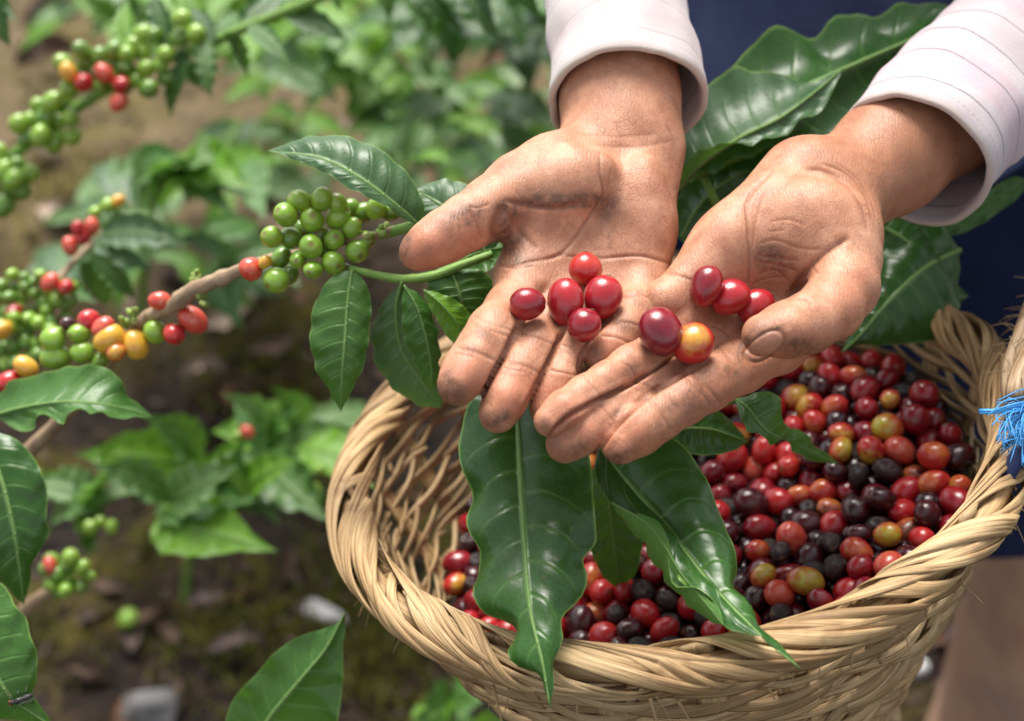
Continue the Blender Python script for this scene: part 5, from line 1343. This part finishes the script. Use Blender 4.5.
    traced_plant('coffee_branch', 'big dark coffee leaves hanging from above at the top centre', 'coffee branch', (430, 60),
                 [(440, -40, .95, 500, 38, .92, 'deep'), (420, -45, .97, 430, 35, .95, 'deep'), (360, -40, .98, 395, 20, .97, 'mid'), (470, -40, .93, 545, 15, .92, 'deep'), (330, -40, .98, 340, 12, .97, 'mid'), (400, -30, .95, 465, 18, .93, 'deep')], stems=[([(300, -50, 1.0), (400, -45, .97), (500, -70, .95), (640, -320, 1.05)], [.003, .003], 'green')])
    # undergrowth seen through the basket's side and between rim and leg
    mass('low green seedlings on the ground behind the left basket wall', 10, (440, 640, 500, 740), 1.25, 46, ['fresh', 'mid'], (460, 720))
def make_fly(lf):
    """sits on the lower left leaf"""
    dg = bpy.context.evaluated_depsgraph_get()
    p0 = np.array(U(21, 697, .634)); nn = (Vector((0, 0, CAMZ)) - Vector(p0)).normalized()
    # surface under the fly
    bpy.context.view_layer.update()
    d = (Vector(p0) - cam.location).normalized()
    o_l = lf.matrix_world.inverted() @ cam.location; d_l = lf.matrix_world.inverted().to_3x3() @ d
    ok, loc, nl, _ = lf.ray_cast(o_l, d_l)
    c = (lf.matrix_world @ loc) if ok else Vector(p0)
    n = (lf.matrix_world.to_3x3() @ nl).normalized() if ok else nn
    if n.dot(nn) < 0: n = -n
    x = (U(34, 693, .634) - U(10, 699, .634)).normalized(); x = (x - n * x.dot(n)).normalized(); y = n.cross(x)
    root = empty('fly', c); tag(root, 'small dark fly resting on the smooth leaf at the lower left corner', 'fly')
    k = NT('fly_body'); body_m = k.fin(Base_Color=(.02, .018, .02), Roughness=.35)
    k = NT('fly_eye'); eye_m = k.fin(Base_Color=(.16, .03, .02), Roughness=.3)
    k = NT('fly_wing'); wing_m = k.fin(Base_Color=(.16, .15, .14), Roughness=.25, Alpha=.45)
    def w(a, b, h): return np.array(c + x * a + y * b + n * h)
    pts = [(-.0052, 0, .0022), (-.0046, 0, .0023), (-.0036, 0, .0024), (-.0031, 0, .0024), (-.0022, 0, .0027), (-.0010, 0, .0028), (.0002, 0, .0025), (.0010, 0, .0022), (.0026, 0, .0020), (.0042, 0, .0017), (.0052, 0, .0014)]
    rad = [.0003, .0009, .0010, .0006, .0013, .0015, .0013, .0010, .0014, .0011, .0003]
    V, F, uv = tube(np.array([w(*q) for q in pts]), rad, 10); mesh_obj('body', V, F, body_m, root)
    for s in (-1, 1):
        bm = bmesh.new(); bmesh.ops.create_icosphere(bm, subdivisions=2, radius=.00075); V = np.array([v.co[:] for v in bm.verts]) + w(-.0046, s * .0007, .0026); F = [[v.index for v in f.verts] for f in bm.faces]; bm.free()
        mesh_obj('eye', V, F, eye_m, root)
        V = [w(-.0012, s * .0007, .0040), w(.0006, s * .0016, .0040), w(.0036, s * .0021, .0034), (w(.0060, s * .0016, .0028)), w(.0062, s * .0008, .0027), w(.0030, s * .0003, .0038)]
        mesh_obj('wing', V, [(0, 1, 2, 3, 4, 5)], wing_m, root, smooth=False)
        for i, (a, e) in enumerate([(-.002, -.0045), (-.0008, .0002), (.0006, .0045)]):
            P = resample(np.array([w(a, s * .0008, .0020), w((a + e) / 2, s * .0028, .0030), w(e, s * .0044, .0002)]), 8)
            V, F, uv = tube(P, .00020, 5); mesh_obj('leg', V, F, body_m, root)
# ------------------------------------------------------------------ the picker's clothes
def cloth_material(name, c1, c2, scale=900, bump=.4, stripes=None, stain=None, sheen=.12):
    k = NT(name); co = k.coord('Object'); uv = k.coord('UV'); x, y, z = k.sep(uv)
    n1 = k.noise(22, 4, .6, co); n2 = k.noise(scale, 2, .6, co)
    wv = k.t.nodes.new('ShaderNodeTexWave'); wv.inputs['Scale'].default_value = 1.0; wv.inputs['Distortion'].default_value = .6
    k.t.links.new(k.comb(k.math('MULTIPLY', x, 700), k.math('MULTIPLY', y, 60), 0), wv.inputs['Vector'])
    c = k.mix(k.ramp(n1, [(.35, 0), (.65, 1)]), c1, c2)
    if stripes:
        sk = stripes if isinstance(stripes, float) else 1.0
        # stripes[0]: pink bands, stripes[1]: thin grey lines, by distance from the hem
        xx = k.math('ADD', x, k.math('MULTIPLY', k.math('SUBTRACT', n1, .5), .0016))
        f = k.math('FRACT', k.math('DIVIDE', xx, .058))
        c = k.mix(k.ramp(f, [(.30, 0), (.36, .4 * sk), (.62, .4 * sk), (.68, 0)]), c, (.56, .36, .43))
        g = k.math('FRACT', k.math('DIVIDE', k.math('ADD', xx, -.0035), .0185))
        ln = k.ramp(k.math('ABSOLUTE', k.math('SUBTRACT', g, .5)), [(.0, 1), (.018, .9), (.04, 0)])
        ln = k.math('MULTIPLY', ln, k.math('GREATER_THAN', x, .008))
        c = k.mix(k.math('MULTIPLY', ln, k.ramp(n2, [(.3, .5 * sk), (.6, .95 * sk)])), c, (.22, .21, .23))
        st = k.math('MULTIPLY', k.ramp(k.math('ABSOLUTE', k.math('SUBTRACT', k.math('MULTIPLY', x, 10), .062)), [(.0, 1), (.006, 0)]), k.math('GREATER_THAN', k.math('FRACT', k.math('MULTIPLY', y, 80)), .4))
        c = k.mix(k.math('MULTIPLY', st, .5), c, (.30, .26, .26))
        hem = k.ramp(x, [(.0, 1), (.004, 0)])
        c = k.mix(k.math('MULTIPLY', hem, .5), c, (.62, .50, .34))
    if stain: c = k.mix(k.ramp(k.noise(9, 5, .65, co), [(.52, 0), (.68, .7)]), c, stain)
    crk = k.noise(1, 4, .6, k.comb(k.math('MULTIPLY', x, 130), k.math('MULTIPLY', y, 9), 0), dist=1.0)
    n1 = k.math('ADD', n1, k.math('MULTIPLY', crk, 1.6))
    h = k.math('ADD', k.math('MULTIPLY', wv.outputs[1], .35), k.math('ADD', k.math('MULTIPLY', n2, .6), n1))
    return k.fin(Base_Color=c, Roughness=.85, Specular_IOR_Level=.2, Normal=k.bump(h, bump, .0012), Sheen_Weight=sheen)
def sleeve(parent, axis, radii, label, mat, seed=0, squash=1.0, extra=None):
    """axis: (px,py,D) from the hem up the arm; radii in px at those points"""
    A = np.array([np.append(C3(*a), r / FX * a[2]) for a, r in zip(axis, radii)])
    if extra is not None:
        for (w3, r) in extra:
            q = world2pix(np.array(w3)); A = np.vstack([A, np.append(C3(*q), r)])
    E = resample(A, 90); P = cam2world(E[:, :3]); R = E[:, 3]
    s = np.concatenate([[0], np.cumsum(np.linalg.norm(np.diff(P, axis=0), axis=1))])
    T = np.gradient(P, axis=0); T /= np.linalg.norm(T, axis=1)[:, None]
    up = np.array([0, 0, 1.]); seg = 72
    th = np.linspace(0, 2 * math.pi, seg, endpoint=False)
    def ring(i, r, ds=0.0, wr=1.0):
        N = up - up.dot(T[i]) * T[i]; N /= np.linalg.norm(N); B = np.cross(T[i], N)
        w = np.array([mnoise.fractal(Vector((math.cos(t) * 1.2 + seed, math.sin(t) * 1.2, s[i] * 24)), .9, 2, 3) for t in th]) * .0019 * wr
        w += .0008 * np.sin(3 * th + s[i] * 60 + seed) * min(1, s[i] * 30) + .0008 * wr * np.sin(s[i] * 230 + 2.2 * np.sin(th + seed)) * min(1, s[i] * 18)
        rr = r + w
        return (P[i] + T[i] * ds) + rr[:, None] * (np.cos(th)[:, None] * B + squash * np.sin(th)[:, None] * N)
    rings = []; us = []
    # inner lining from 4 cm in, out to the hem, rolled edge, then the outside
    for i in (10, 7, 4, 2): rings.append(ring(i, R[i] - .0030)); us.append(s[i] + .002)
    rings.append(ring(0, R[0] - .0030, -.0002)); us.append(.0035)
    rings.append(ring(0, R[0] - .0020, -.0010)); us.append(.0015)
    rings.append(ring(0, R[0] - .0006, -.0011)); us.append(.0008)
    rings.append(ring(0, R[0] + .0004, -.0002)); us.append(.0018)
    for i in range(1, len(P)):
        rings.append(ring(i, R[i] + (.0003 if s[i] < .006 else 0.0))); us.append(s[i])
    V = np.concatenate(rings); n = len(rings)
    F = [(i * seg + j, i * seg + (j + 1) % seg, (i + 1) * seg + (j + 1) % seg, (i + 1) * seg + j) for i in range(n - 1) for j in range(seg)]
    uv = np.stack([np.repeat(us, seg), np.tile(th / 6.2832, n)], 1)
    o = mesh_obj('sleeve', V, F, mat, parent, uv=uv)
    if label: o['label'] = label
    return o
TX, TY = .255, .915
def arm_elbow(sx):
    e = np.array(U(606, -150, .73) if sx < 0 else U(1150, -70, .75)); b = np.array(U(620, 40, .663) if sx < 0 else U(1000, 65, .69))
    return e, e + (e - b) * .5
def arm_points(sx):
    e, el = arm_elbow(sx); sh = np.array([TX + sx * .165, TY, 1.17])
    return [(el - (el - e) * .15, .041), (el * .8 + sh * .2, .047), (el * .5 + sh * .5, .053), (sh, .064), (sh + np.array([-sx * .05, 0, .03]), .05)]
def lathe_body(parent, name, prof, mat, cx, cy, seg=96, folds=.0, nf=9, seed=0, label=None):
    """prof: (z, rx, ry) from the bottom up"""
    pr = resample(np.array(prof, float), 50); th = np.linspace(0, 2 * math.pi, seg, endpoint=False); V = []
    for i, (z, rx, ry) in enumerate(pr):
        fl = folds * (1 - i / 49) ** .7
        f = 1 + fl * (np.sin(nf * th + seed + 2 * z) + .6 * np.sin((nf + 4) * th + 3 * z + seed * 2)) + np.array([mnoise.fractal(Vector((math.cos(t) * 2 + seed, math.sin(t) * 2, z * 9)), .9, 2, 3) for t in th]) * .035
        V.append(np.stack([cx + rx * f * np.cos(th), cy + ry * f * np.sin(th), np.full(seg, z)], 1))
    V = np.concatenate(V); n = len(pr)
    F = [(i * seg + j, i * seg + (j + 1) % seg, (i + 1) * seg + (j + 1) % seg, (i + 1) * seg + j) for i in range(n - 1) for j in range(seg)]
    uv = np.stack([np.repeat(pr[:, 0], seg), np.tile(th / 6.2832, n)], 1)
    o = mesh_obj(name, V, F, mat, parent, uv=uv)
    if label: o['label'] = label
    return o
def make_clothes(person):
    shirt = cloth_material('striped_cotton', (.60, .535, .55), (.52, .445, .47), stripes=True, bump=.5)
    shirt_l = cloth_material('pale_cotton', (.61, .565, .555), (.53, .475, .475), stripes=.45, bump=.5)
    sleeve(person, [(627, 102, .645), (624, 60, .658), (618, 10, .675), (612, -60, .70), (606, -150, .73)], [80, 73, 70, 72, 74], None, shirt_l, 1, extra=arm_points(-1))
    sleeve(person, [(913, 160, .640), (942, 122, .655), (985, 80, .677), (1030, 38, .70), (1100, -20, .73)], [81, 79, 78, 78, 80], None, shirt, 5, extra=arm_points(1))
    navy = cloth_material('shaded_navy_cloth', (.006, .010, .034), (.012, .020, .065), 500, .5, sheen=0.0)  # darker copy of the cloth, the sleeve's shade put into its colour
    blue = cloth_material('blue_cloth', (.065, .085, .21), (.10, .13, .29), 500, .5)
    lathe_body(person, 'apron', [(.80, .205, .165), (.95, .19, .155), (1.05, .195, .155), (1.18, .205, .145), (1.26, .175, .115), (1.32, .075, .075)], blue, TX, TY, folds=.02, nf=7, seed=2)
    lathe_body(person, 'apron_lower_shaded', [(.515, .295, .20), (.66, .265, .185), (.80, .215, .162), (.88, .186, .150)], navy, TX + .05, TY, folds=.03, nf=11, seed=4)  # lower part of the apron, split off to carry the painted shade
    tr = cloth_material('brown_trousers_cloth', (.42, .235, .145), (.53, .32, .205), 500, .5, stain=(.30, .19, .15))
    legs = MB()
    for s in (-1, 1):
        pr = resample(np.array([(.04, .075), (.2, .074), (.45, .083), (.62, .098), (.72, .10)]), 30); th = np.linspace(0, 6.2832, 40, endpoint=False)
        V = []
        for z, r in pr:
            f = 1 + .03 * np.sin(5 * th + z * 20 + s) + np.array([mnoise.fractal(Vector((math.cos(t) * 2 + s * 3, math.sin(t) * 2, z * 8)), .9, 2, 3) for t in th]) * .06
            cx = TX + (.236 if s > 0 else -.10) + .015 * z; V.append(np.stack([cx + r * f * np.cos(th), TY + r * f * np.sin(th) - .03, np.full(40, z)], 1))
        V = np.concatenate(V); F = [(i * 40 + j, i * 40 + (j + 1) % 40, (i + 1) * 40 + (j + 1) % 40, (i + 1) * 40 + j) for i in range(29) for j in range(40)]
        legs.add(V, F, np.stack([np.repeat(pr[:, 0], 40), np.tile(th / 6.28, 30)], 1))
    legs.obj('trousers', tr, person)
    sh = NT('boot_rubber').fin(Base_Color=(.02, .02, .02), Roughness=.5)
    for s in (-1, 1):
        cx = TX + (.238 if s > 0 else -.10)
        P = np.array([[cx, TY + .05, .045], [cx, TY - .03, .055], [cx + .01 * s, TY - .12, .045], [cx + .015 * s, TY - .19, .035], [cx + .015 * s, TY - .215, .03]])
        V, F, uv = tube(resample(P, 20), np.interp(np.linspace(0, 1, 20), [0, .1, .5, .9, 1], [.03, .045, .048, .042, .02]), 16, flat=.9); mesh_obj('boot', V, F, sh, person)
def add_torso(V, F, A):
    """coarse trunk, upper arms and legs under the clothes, part of the same body"""
    lo = np.array([TX - .45, .35, .02]); hi = np.array([TX + .50, 1.15, 1.40])
    G = SDF(lo, hi, .014); B = G.new(); G.BIG = np.float32(.06)
    def c(p, q, a, b, k=.03): G.cone(B, np.array(p, float), np.array(q, float), a, b, k)
    c((TX - .04, TY, .80), (TX - .04, TY, 1.10), .11, .11); c((TX + .04, TY, .80), (TX + .04, TY, 1.10), .11, .11)
    c((TX - .09, TY, 1.17), (TX + .09, TY, 1.17), .075, .075); c((TX, TY, 1.2), (TX, TY, 1.33), .05, .048)
    for s in (-1, 1):
        x0 = TX + (.236 if s > 0 else -.10)
        c((TX + s * .075, TY, .78), (x0, TY - .03, .40), .075, .05); c((x0, TY - .03, .40), (x0, TY - .03, .06), .05, .035); c((x0, TY - .03, .05), (x0, TY - .15, .04), .03, .025)
    for sx in (-1, 1):
        e, el = arm_elbow(sx); sh_ = np.array([TX + sx * .16, TY, 1.16])
        c(e - (el - e) * .6, el, .026, .030, .02); c(el, sh_, .030, .042, .02)
    V2, F2 = surface_nets(B, lo, .014); V2 = smooth_mesh(V2, F2, 3)
    n = len(V)
    return np.concatenate([V, V2]), np.concatenate([F, F2 + n]), {k: np.concatenate([a, np.full(len(V2), .8 if k == 'tan' else 0.0)]) for k, a in A.items()}
def make_straps():
    """carrying strap, jute rope end and frayed blue twine at the right of the rim"""
    navy = cloth_material('navy_strap_cloth', (.012, .02, .075), (.02, .035, .12), 700, .5)
    root = empty('carrying_strap', U(1012, 440, .70)); tag(root, 'dark blue cloth strap tied over the right of the basket rim', 'strap')
    P = resample(np.array([C3(*q) for q in [(952, 552, .632), (970, 535, .622), (988, 511, .612), (1002, 486, .604), (1012, 464, .597), (1028, 448, .600), (1065, 455, .66), tuple(world2pix(np.array([.415, .80, .80])))]]), 40)
    V, F, uv = tube(cam2world(P), .0058, 10, flat=.4); mesh_obj('band', V, F, navy, root, uv=uv)
    jute = straw_material('jute_fibre', (.50, .37, .24), (.38, .27, .16), (.2, .12, .06))
    root = empty('jute_rope', U(1018, 360, .71)); tag(root, 'fuzzy jute rope hanging by the right of the basket rim above the blue twine', 'rope')
    for nm, k0 in (('rope', 0),):
        mb = MB(); tones = []
        ax = resample(np.array([C3(*q) for q in [tuple(world2pix(np.array([.40, .775, .90]))), (1050, 290, .675), (1028, 345, .645), (1019, 378, .628), (1020, 404, .618)]]), 60); axw = cam2world(ax)
        T = np.gradient(axw, axis=0); T /= np.linalg.norm(T, axis=1)[:, None]; N = np.cross(T, [0, 0, 1.]); N /= np.linalg.norm(N, axis=1)[:, None]; B = np.cross(T, N)
        for q in range(3):
            a = np.linspace(0, 16, 60) + q * 2.094; Pp = axw + .0042 * (np.cos(a)[:, None] * N + np.sin(a)[:, None] * B)
            V, F, uv = tube(Pp, .0042, 8); mb.add(V, F, uv); tones.append(np.full(len(V), .4 + .2 * q))
        for q in range(260):
            i = rnd.randrange(2, 60); d = Vector((rnd.gauss(0, 1), rnd.gauss(0, 1), rnd.gauss(0, 1))).normalized(); p = axw[i] + np.array(d) * .006; ln = rnd.uniform(.004, .014)
            e = p + np.array(d) * ln + np.array([rnd.uniform(-.003, .003), 0, -.003]); V, F, uv = tube(resample(np.array([p, (p + e) / 2 + np.array([0, rnd.uniform(-.002, .002), .001]), e]), 5), .00022, 4); mb.add(V, F, uv); tones.append(np.full(len(V), rnd.random()))
        o = mb.obj('strand', jute, root); set_tone(o, tones)
    k = NT('blue_plastic_fibre'); n = k.noise(60, 2, .5, k.coord('Object')); blue = k.fin(Base_Color=k.mix(n, (.02, .19, .52), (.06, .34, .70)), Roughness=.55, Specular_IOR_Level=.5)
    root = empty('blue_twine', U(1020, 410, .69)); tag(root, 'frayed bright blue plastic twine knotted at the right end of the basket rim', 'twine')
    mb = MB(); c0 = (1036, 412, .602)
    for q in range(130):
        ang = rnd.gauss(math.radians(128), .42); L_ = rnd.uniform(14, 48)
        e = (c0[0] + L_ * math.cos(ang), c0[1] + L_ * math.sin(ang) * 1.25, c0[2] + rnd.uniform(-.02, .015))
        m = ((c0[0] + e[0]) / 2 + rnd.uniform(-20, 14), (c0[1] + e[1]) / 2 + rnd.uniform(-18, 16), (c0[2] + e[2]) / 2)
        P = resample(np.array([C3(*c0), C3(*m), C3(*e)]), 9); V, F, uv = tube(cam2world(P), rnd.uniform(.00013, .0004), 5, flat=.5); mb.add(V, F, uv)
    for q in range(26):
        y = rnd.uniform(-6, 6)
        P = resample(np.array([C3(1040, 404 + y, .602), C3(1010, 408 + y * .5, .600), C3(996, 411 + y * .25, .602), C3(980 + rnd.uniform(-2, 6), 411 + y * .3, .604)]), 10); V, F, uv = tube(cam2world(P), rnd.uniform(.0004, .0009), 5, flat=.5); mb.add(V, F, uv)
    mb.obj('fibres', blue, root)
    mb = MB(); P = resample(np.array([C3(*q) for q in [tuple(world2pix(np.array([.41, .79, .86]))), (1050, 385, .63), (1034, 405, .602), (1040, 430, .60), (1038, 470, .595)]]), 24); V, F, uv = tube(cam2world(P), .0045, 8); mb.add(V, F, uv); mb.obj('cord', blue, root)
# ------------------------------------------------------------------ assembly
ground = make_ground()
cherry_mats(); leaf_mats(); bark_mats()
basket = make_basket(); MESHES = make_heap()
person = empty('person', (TX, TY, 0))
tag(person, 'person in pale striped shirt and navy apron holding out coffee cherries in both hands', 'person')
body = make_body(person)
make_clothes(person)
def hand_cherries():
    me = body.data; V = [body.matrix_world @ v.co for v in me.vertices]
    tree = BVHTree.FromPolygons([v[:] for v in V], [tuple(p.vertices) for p in me.polygons])
    shapes = [cherry_mesh('held_cherry_shape', s, 40, 28, el=e) for s, e in ((11, 1.12), (12, 1.06), (13, 1.0), (14, 1.2))]
    cal = NT('calyx_skin').fin(Base_Color=(.16, .09, .045), Roughness=.6)
    # pixel, half-length, half-width, tilt of the long axis in the picture, kind, label
    lst = [(527, 304, 20, 16, 0, 'crimson', 'dark oval cherry at the base of the left index finger, left end of the five'),
           (565.5, 302, 22, 18, 90, 'red2', 'plump red cherry in the middle of the five on the left palm'),
           (585.5, 269, 18, 17.5, 90, 'red3', 'bright orange-red cherry at the top of the five on the left palm'),
           (603, 297, 23, 18.5, 75, 'red2', 'big upright red cherry at the right of the five on the left palm'),
           (584, 325, 18, 16, 60, 'crimson', 'small dark cherry with a dry tip, lowest of the five on the left palm'),
           (706, 286, 20, 16.5, 68, 'crimson', 'dark red cherry, leftmost of the row of three by the right thumb'),
           (730, 297, 21.5, 17, 30, 'red2', 'light red cherry in the middle of the row of three by the right thumb'),
           (756, 308, 22, 18.5, 38, 'red2', 'red cherry tucked against the tip of the right thumb'),
           (660.5, 331.5, 24, 22, 120, 'crimson2', 'large round dark red cherry at the base of the right ring finger'),
           (693, 343.5, 22.5, 21, 20, 'held_yellow', 'red cherry with a bright yellow patch at the base of the right middle finger')]
    for px, py, a, b, ang, kd, lab in lst:
        d = (U(px, py, 1) - cam.location).normalized()
        hit, n, _, _ = tree.ray_cast(cam.location, d)
        D = (U(px, py, 1) - cam.location).length
        depth = (hit - cam.location).length / D if hit is not None else .59
        r = b / FX * depth
        # rest on the palm: back the centre off along the sight line until it just touches
        dd = depth - r * .55
        for _ in range(40):
            c = U(px, py, dd); loc, nn, _, dist = tree.find_nearest(c)
            if dist < r * .90: dd -= .0004
            else: break
        aa = math.radians(ang); axc = np.array([math.cos(aa), math.sin(aa), 0]); ax = cam2world(axc) - np.array([0, 0, CAMZ])
        o = place_cherry(shapes[rnd.randrange(4)] if kd != 'held_yellow' else shapes[1], CM[kd], c, r, ax, 0)
        o.scale = (r, r, r * a / b / 1.10)
        if kd == 'held_yellow':
            ch = ((cam.location - c).normalized() + Vector((0, .3, .3))).normalized(); az = Vector(ax) - ch * Vector(ax).dot(ch); az.normalize(); o.rotation_quaternion = Matrix((ch, az.cross(ch), az)).transposed().to_quaternion()
        tag(o, lab, 'coffee cherry', None)
        # navel at the tip
        z = o.rotation_quaternion @ Vector((0, 0, 1))
        k = MB(); P = np.array([[0, 0, 1.06], [0, 0, 1.085], [0, 0, 1.10]]) ; V_, F_, uv_ = tube(P, np.array([.16, .12, .05]), 10); me2 = bpy.data.meshes.new('calyx'); me2.from_pydata(V_.tolist(), [], F_); me2.materials.append(cal)
        q = bpy.data.objects.new('calyx', me2); link(q, o)
CM['red2'] = cherry_material('held_red_skin', (.40, .018, .022), (.26, .008, .018), rough=.26, dirt=.08)
CM['red3'] = cherry_material('held_orange_red_skin', (.50, .040, .025), (.40, .020, .020), rough=.27, dirt=.05)
CM['crimson2'] = cherry_material('held_dark_skin', (.24, .008, .018), (.12, .005, .014), rough=.26, dirt=.08)
CM['held_yellow'] = cherry_material('held_yellow_skin', (.50, .030, .022), (.42, .018, .02), ((.66, .46, .05), (.62, .44, .05)), .52, rough=.27, nz=.30)
bpy.context.view_layer.update()
hand_cherries()
make_straps()
FB = focus_branch(MESHES)
LF = near_leaves(MESHES)
basket_sprig(MESHES); back_sprig(MESHES)
background(MESHES)
litter(MESHES)
make_fly(LF)
